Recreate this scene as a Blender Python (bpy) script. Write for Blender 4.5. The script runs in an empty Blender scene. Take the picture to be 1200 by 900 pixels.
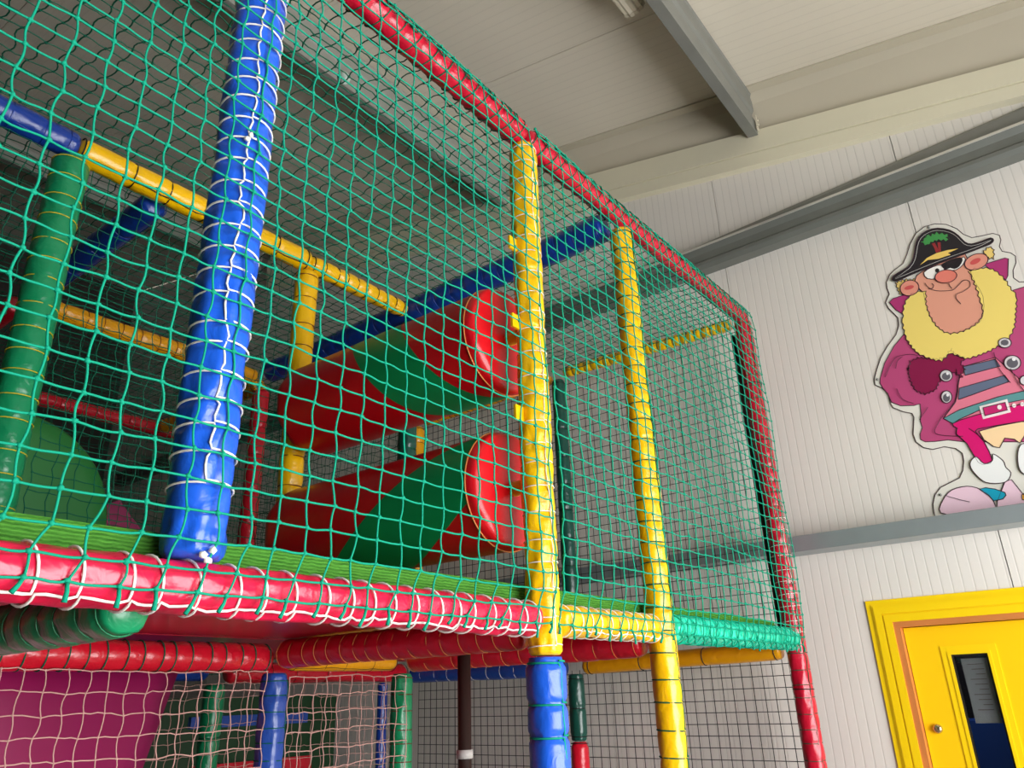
import bpy, bmesh, math, random
import numpy as np
from mathutils import Matrix, Vector
rng = np.random.default_rng(7); random.seed(7)
SC = bpy.context.scene
COL = SC.collection
EYE = 1.65            # lens height above the floor; heights below are written relative to it
FX = 891.23           # focal length for a 1200 px wide frame

# ------------------------------------------------------------------ materials
def lin(c):
    return tuple(((v/255)/12.92 if v/255 <= .04045 else ((v/255+.055)/1.055)**2.4) for v in c)
def mat(name, rgb, rough=.5, metal=0, bump=None, spec=.5, coat=0, var=0, trans=0):
    m = bpy.data.materials.new(name); m.use_nodes = True
    nt = m.node_tree; b = nt.nodes['Principled BSDF']
    col = (*lin(rgb), 1)
    b.inputs['Base Color'].default_value = col
    b.inputs['Roughness'].default_value = rough
    b.inputs['Metallic'].default_value = metal
    b.inputs['Specular IOR Level'].default_value = spec
    if coat: b.inputs['Coat Weight'].default_value = coat; b.inputs['Coat Roughness'].default_value = .15
    if trans: b.inputs['Transmission Weight'].default_value = trans
    tc = nt.nodes.new('ShaderNodeNewGeometry')
    if bump:
        sc, strength, dist = bump
        n = nt.nodes.new('ShaderNodeTexNoise'); n.inputs['Scale'].default_value = sc; n.inputs['Detail'].default_value = 3
        n.inputs['Distortion'].default_value = .6
        nt.links.new(tc.outputs['Position'], n.inputs['Vector'])
        bp = nt.nodes.new('ShaderNodeBump'); bp.inputs['Strength'].default_value = strength; bp.inputs['Distance'].default_value = dist
        nt.links.new(n.outputs['Fac'], bp.inputs['Height']); nt.links.new(bp.outputs['Normal'], b.inputs['Normal'])
    if var:
        n2 = nt.nodes.new('ShaderNodeTexNoise'); n2.inputs['Scale'].default_value = 6; n2.inputs['Detail'].default_value = 5
        nt.links.new(tc.outputs['Position'], n2.inputs['Vector'])
        mx = nt.nodes.new('ShaderNodeMix'); mx.data_type = 'RGBA'
        mx.inputs['A'].default_value = col
        mx.inputs['B'].default_value = (*[c*(1-var) for c in col[:3]], 1)
        nt.links.new(n2.outputs['Fac'], mx.inputs['Factor']); nt.links.new(mx.outputs['Result'], b.inputs['Base Color'])
    return m
def vinyl(name, rgb): return mat(name, rgb, .3, bump=(22, .42, .012), spec=.5, coat=.25)
def ribbed(name, rgb, axis, pitch, off=0.0, rough=.5, depth=.0011, dark=.80):
    """sheet-metal panel: fine grooves every `pitch` metres along the axis, colour slightly darker in the grooves"""
    m = mat(name, rgb, rough); nt = m.node_tree; b = nt.nodes['Principled BSDF']
    g = nt.nodes.new('ShaderNodeNewGeometry'); s = nt.nodes.new('ShaderNodeSeparateXYZ'); nt.links.new(g.outputs['Position'], s.inputs[0])
    def M(op, a, v=None):
        n = nt.nodes.new('ShaderNodeMath'); n.operation = op
        nt.links.new(a, n.inputs[0])
        if v is not None: n.inputs[1].default_value = v
        return n.outputs[0]
    a = M('ADD', s.outputs['XYZ'.index(axis)], 100+off)
    fr = M('FRACT', M('DIVIDE', a, pitch))
    d = M('ABSOLUTE', M('SUBTRACT', fr, .5))
    mr = nt.nodes.new('ShaderNodeMapRange'); nt.links.new(d, mr.inputs['Value'])
    mr.inputs['From Min'].default_value = 0; mr.inputs['From Max'].default_value = .10
    mr.inputs['To Min'].default_value = 0; mr.inputs['To Max'].default_value = 1
    ns = nt.nodes.new('ShaderNodeTexNoise'); ns.inputs['Scale'].default_value = 1.7; ns.inputs['Detail'].default_value = 4
    nt.links.new(g.outputs['Position'], ns.inputs['Vector'])
    cr = nt.nodes.new('ShaderNodeMix'); cr.data_type = 'RGBA'
    L = lin(rgb)
    cr.inputs['A'].default_value = (*[c*dark for c in L], 1); cr.inputs['B'].default_value = (*L, 1)
    nt.links.new(mr.outputs[0], cr.inputs['Factor'])
    c2 = nt.nodes.new('ShaderNodeMix'); c2.data_type = 'RGBA'; c2.blend_type = 'MULTIPLY'; c2.inputs['Factor'].default_value = .12
    nt.links.new(cr.outputs['Result'], c2.inputs['A']); nt.links.new(ns.outputs['Fac'], c2.inputs['B'])
    nt.links.new(c2.outputs['Result'], b.inputs['Base Color'])
    bp = nt.nodes.new('ShaderNodeBump'); bp.inputs['Strength'].default_value = .8; bp.inputs['Distance'].default_value = depth
    nt.links.new(mr.outputs[0], bp.inputs['Height']); nt.links.new(bp.outputs['Normal'], b.inputs['Normal'])
    return m
def turf_mat():
    m = mat('green_turf', (78, 158, 44), .9, spec=.15); nt = m.node_tree; b = nt.nodes['Principled BSDF']
    g = nt.nodes.new('ShaderNodeNewGeometry')
    mp = nt.nodes.new('ShaderNodeMapping'); mp.inputs['Scale'].default_value = (12, 95, 95); nt.links.new(g.outputs['Position'], mp.inputs[0])
    n = nt.nodes.new('ShaderNodeTexNoise'); n.inputs['Scale'].default_value = 1.6; n.inputs['Detail'].default_value = 3; nt.links.new(mp.outputs[0], n.inputs['Vector'])
    w = nt.nodes.new('ShaderNodeTexWave'); w.bands_direction = 'Z'; w.inputs['Scale'].default_value = 48; w.inputs['Distortion'].default_value = 3.5; w.inputs['Detail'].default_value = 2
    nt.links.new(g.outputs['Position'], w.inputs['Vector'])
    ad = nt.nodes.new('ShaderNodeMath'); ad.operation = 'ADD'; nt.links.new(n.outputs['Fac'], ad.inputs[0]); nt.links.new(w.outputs['Fac'], ad.inputs[1])
    cr = nt.nodes.new('ShaderNodeValToRGB'); cr.color_ramp.elements[0].color = (*lin((50, 110, 34)), 1); cr.color_ramp.elements[1].color = (*lin((88, 158, 58)), 1)
    cr.color_ramp.elements[0].position = .35; cr.color_ramp.elements[1].position = 1.25 if False else 1.0; w.inputs['Phase Offset'].default_value = 1
    nt.links.new(ad.outputs[0], cr.inputs[0]); nt.links.new(cr.outputs[0], b.inputs['Base Color'])
    bp = nt.nodes.new('ShaderNodeBump'); bp.inputs['Strength'].default_value = .9; bp.inputs['Distance'].default_value = .004
    nt.links.new(ad.outputs[0], bp.inputs['Height']); nt.links.new(bp.outputs['Normal'], b.inputs['Normal'])
    return m
M = dict(
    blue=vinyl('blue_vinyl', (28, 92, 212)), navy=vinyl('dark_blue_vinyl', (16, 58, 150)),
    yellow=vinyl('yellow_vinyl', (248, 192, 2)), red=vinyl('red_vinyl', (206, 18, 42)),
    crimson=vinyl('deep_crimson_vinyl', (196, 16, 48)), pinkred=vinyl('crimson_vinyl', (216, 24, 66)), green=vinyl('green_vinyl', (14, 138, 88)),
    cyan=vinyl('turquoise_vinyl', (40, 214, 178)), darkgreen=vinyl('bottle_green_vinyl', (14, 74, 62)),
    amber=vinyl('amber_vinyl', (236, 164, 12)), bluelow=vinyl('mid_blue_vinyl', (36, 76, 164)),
    rollred=mat('roller_red', (205, 8, 24), .34, bump=(9, .25, .012), coat=.2), rollgreen=mat('roller_green', (8, 140, 78), .38, bump=(9, .2, .01)),
    magenta=mat('magenta_plastic', (146, 22, 84), .35), 
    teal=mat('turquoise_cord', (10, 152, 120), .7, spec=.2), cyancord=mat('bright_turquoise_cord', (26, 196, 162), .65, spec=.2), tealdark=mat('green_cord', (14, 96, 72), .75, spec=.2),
    pink=mat('pale_pink_cord', (206, 164, 154), .75, spec=.2), white=mat('white_cord', (240, 236, 228), .6, spec=.2),
    black=mat('black_wire', (14, 13, 15), .5), brown=mat('dark_brown_paint', (44, 32, 28), .4),
    tape=mat('grey_tape', (176, 172, 168), .7, bump=(120, .5, .003)), yellowcord=mat('yellow_cord', (214, 190, 40), .7), redcord=mat('dark_red_cord', (110, 40, 30), .7),
    steel=mat('galvanised_steel', (128, 132, 126), .5, .35, bump=(60, .15, .002), var=.3), steelpale=mat('pale_steel', (160, 162, 154), .55, .1, var=.15), steeldark=mat('dull_steel', (150, 152, 146), .5, .3, var=.3),
    zinc=mat('bright_zinc', (168, 178, 182), .42, .5, var=.25), railglint=mat('rail_highlight', (214, 214, 208), .3, .6), cream=mat('cream_paint', (232, 226, 200), .55, var=.06), creamw=mat('trim_paint', (204, 196, 176), .55, var=.05),
    wall=ribbed('white_wall_panel', (234, 229, 221), 'Y', .0425, depth=.0008, dark=.86), ceil=ribbed('white_roof_panel', (233, 225, 208), 'X', .06, depth=.0006, dark=.93),
    shell=mat('dimmed_shell', (70, 66, 62), .8), floor=mat('grey_floor', (112, 106, 98), .7, var=.2),  # shell: dimness of the far interior put into the wall colour
    doory=mat('door_yellow', (252, 206, 6), .38), frame=mat('frame_yellow', (250, 212, 12), .35), wood=mat('orange_wood', (214, 132, 66), .5, bump=(40, .3, .002), var=.25),
    seal=mat('black_seal', (14, 14, 16), .5), glass=mat('clear_glass', (255, 255, 255), .02, trans=1), paper=mat('grey_paper', (104, 110, 112), .8), 
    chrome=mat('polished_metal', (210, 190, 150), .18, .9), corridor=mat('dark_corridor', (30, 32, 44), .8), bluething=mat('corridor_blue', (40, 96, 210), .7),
    turf=turf_mat(), under=mat('red_underside', (172, 22, 44), .28, bump=(5, .3, .01), coat=.2), opal=mat('opal_plastic', (236, 230, 210), .3),
    ball=mat('clear_plastic', (200, 214, 206), .15), hump=mat('padded_green', (34, 120, 52), .5), dgreen=mat('deep_green_pad', (8, 58, 22), .5),
)
for k in ('glass',): M[k].node_tree.nodes['Principled BSDF'].inputs['IOR'].default_value = 1.2
# ------------------------------------------------------------------ mesh building
class MB:
    def __init__(s): s.v = []; s.f = []; s.mi = []; s.sm = []; s.n = 0
    def add(s, v, f, mi=0, smooth=True):
        v = np.asarray(v, float).reshape(-1, 3)
        s.v.append(v)
        if isinstance(f, np.ndarray): fl = (f+s.n).tolist()
        else: fl = [[i+s.n for i in q] for q in f]
        s.f += fl; s.mi += [mi]*len(fl); s.sm += [smooth]*len(fl); s.n += len(v); return s
    def tubes(s, P, r, k=6, ref=None, mi=0, cap=True, closed=False):
        P = np.asarray(P, float)
        if P.ndim == 2: P = P[None]
        N, S, _ = P.shape
        if closed: T = np.roll(P, -1, 1)-np.roll(P, 1, 1)
        else:
            T = np.empty_like(P); T[:, 1:-1] = P[:, 2:]-P[:, :-2]; T[:, 0] = P[:, 1]-P[:, 0]; T[:, -1] = P[:, -1]-P[:, -2]
        T /= np.linalg.norm(T, axis=2, keepdims=True)+1e-12
        if ref is None:
            mt = np.abs(T).mean(1); R = np.eye(3)[np.argmin(mt, axis=1)]; R = np.repeat(R[:, None], S, 1)
        else: R = np.broadcast_to(np.asarray(ref, float), P.shape)
        A = np.cross(T, R); A /= np.linalg.norm(A, axis=2, keepdims=True)+1e-12
        B = np.cross(T, A)
        th = np.arange(k)*2*np.pi/k
        rr = np.broadcast_to(np.asarray(r, float), (N, S)) if np.ndim(r) else np.full((N, S), r)
        V = P[:, :, None]+rr[:, :, None, None]*(A[:, :, None]*np.cos(th)[None, None, :, None]+B[:, :, None]*np.sin(th)[None, None, :, None])
        idx = np.arange(N*S*k).reshape(N, S, k)
        if closed: nx = np.roll(idx, -1, 1); a = idx; b = nx
        else: a = idx[:, :-1]; b = idx[:, 1:]
        F = np.stack([a, np.roll(a, -1, 2), np.roll(b, -1, 2), b], -1).reshape(-1, 4)
        fl = F[:, ::-1].tolist()
        if cap and not closed:
            for q in idx[:, 0].tolist(): fl.append(q)
            for q in idx[:, -1].tolist(): fl.append(q[::-1])
        s.v.append(V.reshape(-1, 3)); base = s.n
        s.f += [[i+base for i in q] for q in fl]; s.mi += [mi]*len(fl); s.sm += [True]*len(fl); s.n += N*S*k
        return s
    def box(s, a, b, mi=0):
        (x0, y0, z0), (x1, y1, z1) = a, b
        return s.hexa([(x0, y0, z0), (x1, y0, z0), (x1, y1, z0), (x0, y1, z0), (x0, y0, z1), (x1, y0, z1), (x1, y1, z1), (x0, y1, z1)], mi)
    def hexa(s, v, mi=0):
        return s.add(v, [(3, 2, 1, 0), (4, 5, 6, 7), (0, 1, 5, 4), (1, 2, 6, 5), (2, 3, 7, 6), (3, 0, 4, 7)], mi, False)
    def prism(s, poly, a, b, mi=0, plane='YZ'):
        """extrude a 2-D polygon between two coordinates on the third axis"""
        n = len(poly)
        def mk(p, c): return {'YZ': (c, p[0], p[1]), 'XZ': (p[0], c, p[1]), 'XY': (p[0], p[1], c)}[plane]
        v = [mk(p, a) for p in poly]+[mk(p, b) for p in poly]
        f = [list(range(n))[::-1], list(range(n, 2*n))]+[[i, (i+1) % n, n+(i+1) % n, n+i] for i in range(n)]
        return s.add(v, f, mi, False)
    def blobs(s, C, r, mi=0):
        C = np.asarray(C, float).reshape(-1, 3); N = len(C)
        g = (1+5**.5)/2
        o = np.array([(-1, g, 0), (1, g, 0), (-1, -g, 0), (1, -g, 0), (0, -1, g), (0, 1, g), (0, -1, -g), (0, 1, -g), (g, 0, -1), (g, 0, 1), (-g, 0, -1), (-g, 0, 1)], float)/math.sqrt(1+g*g)
        q = np.array([(0, 11, 5), (0, 5, 1), (0, 1, 7), (0, 7, 10), (0, 10, 11), (1, 5, 9), (5, 11, 4), (11, 10, 2), (10, 7, 6), (7, 1, 8), (3, 9, 4), (3, 4, 2), (3, 2, 6), (3, 6, 8), (3, 8, 9), (4, 9, 5), (2, 4, 11), (6, 2, 10), (8, 6, 7), (9, 8, 1)])
        R = r*(1+.28*rng.uniform(-1, 1, (N, 12, 1)))
        V = C[:, None]+o[None]*R
        F = (q[None]+12*np.arange(N)[:, None, None]).reshape(-1, 3)
        return s.add(V.reshape(-1, 3), F, mi, True)
    def build(s, name, mats, parent=None, tri=False):
        me = bpy.data.meshes.new(name)
        V = np.concatenate(s.v)
        me.from_pydata(V.tolist(), [], s.f)
        if not isinstance(mats, (list, tuple)): mats = [mats]
        for m in mats: me.materials.append(m)
        me.polygons.foreach_set('material_index', s.mi); me.polygons.foreach_set('use_smooth', s.sm)
        me.update()
        bm = bmesh.new(); bm.from_mesh(me)
        if tri: bmesh.ops.triangulate(bm, faces=[f for f in bm.faces if len(f.verts) > 4])
        bmesh.ops.recalc_face_normals(bm, faces=bm.faces)
        bm.to_mesh(me); bm.free()
        o = bpy.data.objects.new(name, me); COL.objects.link(o)
        if parent is not None:
            o.parent = parent; o.matrix_parent_inverse = Matrix.Translation(parent.location).inverted()
        return o
def tag(o, label, cat, group=None, kind=None):
    if label: o['label'] = label
    if cat: o['category'] = cat
    if group: o['group'] = group
    if kind: o['kind'] = kind
    return o
def thing(name, loc, label, cat, group=None):
    o = bpy.data.objects.new(name, None); COL.objects.link(o); o.location = loc; o.empty_display_size = .1
    return tag(o, label, cat, group)
def struct(name, mb, mats, label=None, tri=False):
    o = mb.build(name, mats, tri=tri); o['kind'] = 'structure'
    if label: o['label'] = label
    return o
Zh = lambda h: h+EYE
V3 = lambda x, y, h: np.array([x, y, h+EYE])
# ------------------------------------------------------------------ padded tubes
def frame_of(p0, p1):
    t = p1-p0; L = np.linalg.norm(t); t = t/L
    ref = np.array([0, 0, 1.]) if abs(t[2]) < .9 else np.array([1., 0, 0])
    a = np.cross(t, ref); a /= np.linalg.norm(a); b = np.cross(a, t)
    return t, a, b, L
def pad(mb, p0, p1, r, ties, pinch=.14, wrinkle=.05, mi=0, k=26, bow=0):
    t, a, b, L = frame_of(p0, p1)
    n = max(8, int(L/.0085)); s = np.linspace(0, L, n)
    th = np.arange(k)*2*np.pi/k
    R = np.full((n, k), r)
    ph = rng.uniform(0, 6.28, 8)
    R += r*.025*np.sin(s[:, None]*9+ph[0]+np.sin(th+ph[1])) + r*.02*np.sin(2*th[None]+ph[2]+s[:, None]*5)
    for q in ties:
        d = np.abs(s-q)
        R -= r*pinch*np.exp(-(d/.009)**2)[:, None]
        kk = rng.integers(4, 8); f = rng.uniform(0, 6.28)
        R += r*wrinkle*np.exp(-d/.028)[:, None]*np.sin(kk*th[None]+f+ (s[:, None]-q)*18)
        kk = rng.integers(7, 12); f = rng.uniform(0, 6.28)
        R += r*wrinkle*.6*np.exp(-d/.018)[:, None]*np.sin(kk*th[None]+f)
    e = np.minimum(s, L-s); R *= np.where(e < .02, .80+.20*np.sqrt(np.clip(e/.02, 0, 1)), 1)[:, None]
    P = p0+t*s[:, None]
    W = P[:, None]+R[..., None]*(a*np.cos(th)[:, None]+b*np.sin(th)[:, None])[None]
    idx = np.arange(n*k).reshape(n, k)
    F = np.stack([idx[:-1], np.roll(idx[:-1], -1, 1), np.roll(idx[1:], -1, 1), idx[1:]], -1).reshape(-1, 4).tolist()
    F.append(idx[0].tolist()[::-1]); F.append(idx[-1].tolist())
    mb.add(W.reshape(-1, 3), F, mi, True)
def ptube(mb, P, r, k=5):
    """tube along one path, frame carried along it"""
    P = np.asarray(P, float); T = np.gradient(P, axis=0); T /= np.linalg.norm(T, axis=1, keepdims=True)+1e-12
    n = np.cross(T[0], (0.31, .52, .79)); n /= np.linalg.norm(n); A = np.empty_like(P)
    for i in range(len(P)):
        n = n-T[i]*np.dot(n, T[i]); n /= np.linalg.norm(n)+1e-12; A[i] = n
    B = np.cross(T, A); th = np.arange(k)*2*np.pi/k
    V = P[:, None]+r*(A[:, None]*np.cos(th)[None, :, None]+B[:, None]*np.sin(th)[None, :, None])
    ii = np.arange(len(P)*k).reshape(len(P), k)
    F = np.stack([ii[:-1], np.roll(ii[:-1], -1, 1), np.roll(ii[1:], -1, 1), ii[1:]], -1).reshape(-1, 4).tolist()
    mb.add(V.reshape(-1, 3), F+[ii[0].tolist()[::-1], ii[-1].tolist()])
def rings(mb, p0, p1, r, ties, cr, tilt=.0, k=5, mi=0, jit=.004, line=None, lr=None):
    """one lacing cord: once round the pad at each tie, then on along the side (at the angle `line`) to the next tie"""
    p0 = np.asarray(p0, float); p1 = np.asarray(p1, float)
    t, a, b, L = frame_of(p0, p1); base = 0.0 if line is None else line
    if line is None: base = -.9 if abs(t[2]) < .9 else .6          # out of sight behind or above the pad
    pts = []
    for n_, q in enumerate(ties):
        l0 = base+rng.normal(0, .05); th = l0+np.linspace(0, 2*np.pi, 26)
        tl = tilt+rng.uniform(-jit, jit)
        ring = (p0+t*q)+(r)*(np.cos(th)[:, None]*a+np.sin(th)[:, None]*b)+t*(tl*(np.cos(th-l0)-1)*.5+np.linspace(0, cr*2.2, 26)-cr*1.1)[:, None]
        pts.append(ring)
        if n_ < len(ties)-1:
            l1 = base; m = np.linspace(0, 1, 5)[1:-1]; q2 = ties[n_+1]
            an = l0+.08*np.sin(m*3+n_)
            pts.append(p0+t*(q+(q2-q)*m)[:, None]+((r+cr*1.0) if lr is None else lr)*(np.cos(an)[:, None]*a+np.sin(an)[:, None]*b))
    ptube(mb, np.concatenate(pts), cr, k)
def spaced(L, d, j=.12, m=.02):
    n = max(1, int(round((L-2*m)/d))); q = np.linspace(m, L-m, n+1)
    return q+rng.uniform(-j, j, n+1)*d
def padded(name, label, cat, group, p0, p1, r, m, tie=None, tm=None, cr=.002, pinch=.12, wr=.05, line=None, root=None, tilt=0, part='pad', cordpart='lacing_cord', k=26, lr=None):
    p0 = np.asarray(p0, float); p1 = np.asarray(p1, float); L = np.linalg.norm(p1-p0)
    if root is None: root = thing(name, tuple(p0), label, cat, group)
    ties = spaced(L, tie) if tie else []
    mb = MB(); pad(mb, p0, p1, r, ties, pinch, wr, k=k); mb.build(part, m, root)
    if tie and tm is not None:
        mb = MB(); rings(mb, p0, p1, r*(1-pinch*.75)+cr*.6, ties, cr, line=line, tilt=tilt); mb.build(cordpart, tm, root)
    return root
GP, GR = 'padded posts of the play frame', 'padded rails of the play frame'
def tie_parts(root, p0, p1, r, qs, m, cr=.003):
    for q in qs:
        mb = MB(); rings(mb, np.asarray(p0, float), np.asarray(p1, float), r, [q], cr, jit=0); mb.build('cable_tie', m, root)
# ------------------------------------------------------------------ nets
def net(G, r, k=5, segs=4, amp=.004, knot=1.9, mb=None, sag=.002, keep=None, wavy=1):
    """G (I,J,3) knot positions. i runs sideways, j runs up. Cords between neighbours bend a little at every knot."""
    mb = mb or MB(); I, J, _ = G.shape
    u = G[-1, J//2]-G[0, J//2]; u = u/np.linalg.norm(u)
    w = G[I//2, -1]-G[I//2, 0]; w = w/np.linalg.norm(w)
    s = np.linspace(0, 1, segs+1)
    A = G[:, :-1].reshape(-1, 3); B = G[:, 1:].reshape(-1, 3)
    sg = (np.where((np.arange(J-1) % 2) == 0, 1, -1)[None]*np.ones((I, 1))).reshape(-1)*wavy
    am = amp*(sg*1.0+rng.normal(0, .35, len(A)))
    P = A[:, None]+(B-A)[:, None]*s[None, :, None]+(am[:, None]*np.sin(np.pi*s)[None])[..., None]*u
    mb.tubes(P, r, k, cap=False)
    A = G[:-1].reshape(-1, 3); B = G[1:].reshape(-1, 3)
    am = -np.abs(sag*(1+rng.normal(0, .6, len(A))))
    P = A[:, None]+(B-A)[:, None]*s[None, :, None]+(am[:, None]*np.sin(np.pi*s)[None]+ .25*amp*rng.normal(0, 1, (len(A), 1))*np.sin(2*np.pi*s)[None])[..., None]*w
    mb.tubes(P, r, k, cap=False)
    if knot: mb.blobs(G, r*knot)
    return mb
def grid(o, u, v, nu, nv, jit=.003, drift=.006):
    i = np.arange(nu+1)[:, None, None]; j = np.arange(nv+1)[None, :, None]
    G = np.asarray(o, float)+i*np.asarray(u, float)/nu+j*np.asarray(v, float)/nv
    U = np.asarray(u, float)/np.linalg.norm(u); W = np.asarray(v, float)/np.linalg.norm(v)
    sh = G.shape[:2]
    ph = rng.uniform(0, 6.28, 4)
    du = rng.normal(0, jit, sh)+drift*np.sin(i[..., 0]*.35+j[..., 0]*.22+ph[0]); dw = rng.normal(0, jit, sh)+drift*np.sin(i[..., 0]*.27-j[..., 0]*.3+ph[1])
    return G+du[..., None]*U+dw[..., None]*W
# =================================================================== SETTING
XW = 3.90
CE = lambda y: 3.165+.2*y                       # underside of the roof sheet
YB, YF, XL = 9.0, -2.3, -4.5
mb = MB(); mb.box((XL, YF, -.1), (XW, YB, 0)); struct('floor', mb, M['floor'])
# roof: one-metre sheets running down the slope, small gaps between
mb = MB(); x = 2.945-8*1.0
while x < XW-.02:
    a, b = max(x+.002, XL), min(x+.998, XW-.002)
    if b > a: mb.hexa([(a, YF, Zh(CE(YF))), (b, YF, Zh(CE(YF))), (b, YB, Zh(CE(YB))), (a, YB, Zh(CE(YB))), (a, YF, Zh(CE(YF))+.06), (b, YF, Zh(CE(YF))+.06), (b, YB, Zh(CE(YB))+.06), (a, YB, Zh(CE(YB))+.06)])
    x += 1
mb.hexa([(XL, YF, Zh(CE(YF))+.07), (XW, YF, Zh(CE(YF))+.07), (XW, YB, Zh(CE(YB))+.07), (XL, YB, Zh(CE(YB))+.07), (XL, YF, Zh(CE(YF))+.1), (XW, YF, Zh(CE(YF))+.1), (XW, YB, Zh(CE(YB))+.1), (XL, YB, Zh(CE(YB))+.1)])
struct('ceiling', mb, M['ceil'])
# gable wall: one-metre panels standing side by side, with the door opening cut out
DY0, DY1, DZ = .0, .875, Zh(.300)              # structural opening
mb = MB(); y = .352-5
while y < YB:
    a, b = max(y+.002, YF), min(y+.998, YB)
    cuts = [a]+[c for c in (DY0, DY1) if a < c < b]+[b]
    for c0, c1 in zip(cuts[:-1], cuts[1:]):
        zb = DZ if (c0 >= DY0-1e-6 and c1 <= DY1+1e-6) else 0
        mb.hexa([(XW, c0, zb), (XW+.08, c0, zb), (XW+.08, c1, zb), (XW, c1, zb), (XW, c0, Zh(CE(c0))), (XW+.08, c0, Zh(CE(c0))), (XW+.08, c1, Zh(CE(c1))), (XW, c1, Zh(CE(c1)))])
    y += 1
for c0, c1, zb in ((YF, DY0, 0), (DY0, DY1, DZ), (DY1, YB, 0)):
    mb.hexa([(XW+.085, c0, zb), (XW+.1, c0, zb), (XW+.1, c1, zb), (XW+.085, c1, zb), (XW+.085, c0, Zh(CE(c0))+.1), (XW+.1, c0, Zh(CE(c0))+.1), (XW+.1, c1, Zh(CE(c1))+.1), (XW+.085, c1, Zh(CE(c1))+.1)])
struct('wall_right', mb, M['wall'])
mb = MB(); mb.box((XL, YB, 0), (XW+.1, YB+.1, Zh(CE(YB))+.1)); struct('wall_back', mb, M['shell'])
mb = MB(); mb.hexa([(XL-.1, YF, 0), (XL, YF, 0), (XL, YB, 0), (XL-.1, YB, 0), (XL-.1, YF, Zh(CE(YF))+.1), (XL, YF, Zh(CE(YF))+.1), (XL, YB, Zh(CE(YB))+.1), (XL-.1, YB, Zh(CE(YB))+.1)])
struct('wall_left', mb, M['shell'])
# front wall with the wide doorway that lets the daylight in
OX0, OX1, OZ0, OZ1 = -.4, 3.2, .05, 2.9
mb = MB()
for a, b in (((XL, YF-.1, 0), (OX0, YF, Zh(CE(YF)))), ((OX1, YF-.1, 0), (XW, YF, Zh(CE(YF)))), ((OX0, YF-.1, 0), (OX1, YF, OZ0)), ((OX0, YF-.1, OZ1), (OX1, YF, Zh(CE(YF))))): mb.box(a, b)
struct('wall_front', mb, M['shell'])
# cream gable rafter, flashing above it
mb = MB()
def slope_bar(mb, xa, xb, ya, yb, f0, f1, mi=0):
    mb.hexa([(xa, ya, Zh(f0(ya))), (xb, ya, Zh(f0(ya))), (xb, yb, Zh(f0(yb))), (xa, yb, Zh(f0(yb))), (xa, ya, Zh(f1(ya))), (xb, ya, Zh(f1(ya))), (xb, yb, Zh(f1(yb))), (xa, yb, Zh(f1(yb)))], mi)
top = lambda y: 2.878+.2205*y-.0005; bot = lambda y: 2.665+.2*y; mid = lambda y: 2.745+.205*y
slope_bar(mb, 3.835, XW, YF, 6, mid, top); slope_bar(mb, 3.845, XW, YF, 6, bot, lambda y: mid(y)-.004)
struct('trim_1', mb, M['cream'], 'cream rafter beam along the top of the gable wall')
mb = MB()
mb.hexa([(3.885, YF, Zh(top(YF))), (XW, YF, Zh(top(YF))), (XW, 6, Zh(top(6))), (3.885, 6, Zh(top(6))), (3.80, YF, Zh(CE(YF)-.012)), (XW, YF, Zh(CE(YF)-.012)), (XW, 6, Zh(CE(6)-.012)), (3.80, 6, Zh(CE(6)-.012))])
slope_bar(mb, 3.74, 3.80, YF, 6, lambda y: CE(y)-.014, lambda y: CE(y)-.002)
struct('trim_2', mb, M['creamw'], 'flashing angle between roof sheets and gable rafter')
# upper wall rail (multi-fold section) and tapering flat brace above it
mb = MB()
prof = [(3.899, -.115), (3.825, -.115), (3.812, -.09), (3.812, -.07), (3.826, -.055), (3.826, -.01), (3.806, .024), (3.808, .034), (3.835, .04), (3.899, .045)]
def extr(mb, prof, ya, yb, ha, hb, mi=0):
    n = len(prof); v = [(p[0], ya, Zh(ha+p[1])) for p in prof]+[(p[0], yb, Zh(hb+p[1])) for p in prof]
    mb.add(v, [list(range(n)), list(range(n, 2*n))[::-1]]+[[i, n+i, n+(i+1) % n, (i+1) % n] for i in range(n)], mi, False)
extr(mb, prof, 8.5, -2.25, 2.42, 2.42); struct('trim_3', mb, M['steel'], 'folded steel rail high on the gable wall', tri=True)
mb = MB(); extr(mb, [(3.8055, .020), (3.803, .0215), (3.8055, .036), (3.809, .036)], 8.5, -2.25, 2.42, 2.42); o = struct('trim_11', mb, M['railglint'], 'thin bright strip added as the highlight on the high wall rail')  # added strip: the rail's highlight put into a brighter steel colour
mb = MB(); mb.hexa([(3.86, -2.25, Zh(2.466)), (XW, -2.25, Zh(2.466)), (XW, 1.7, Zh(2.466)), (3.86, 1.7, Zh(2.466)), (3.88, -2.25, Zh(2.66)), (XW, -2.25, Zh(2.66)), (XW, 1.7, Zh(2.50)), (3.88, 1.7, Zh(2.50))])
struct('trim_4', mb, M['steeldark'], 'grey flat brace on top of the high wall rail')
mb = MB(); prof2 = [(XW-.001, .600), (3.762, .600), (3.76, .602), (3.76, .672), (3.766, .676), (XW-.001, .676)]
extr(mb, prof2, 8.5, -2.25, 0, 0); struct('trim_5', mb, M['zinc'], 'zinc steel rail on the gable wall below the pirate', tri=True)
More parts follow.
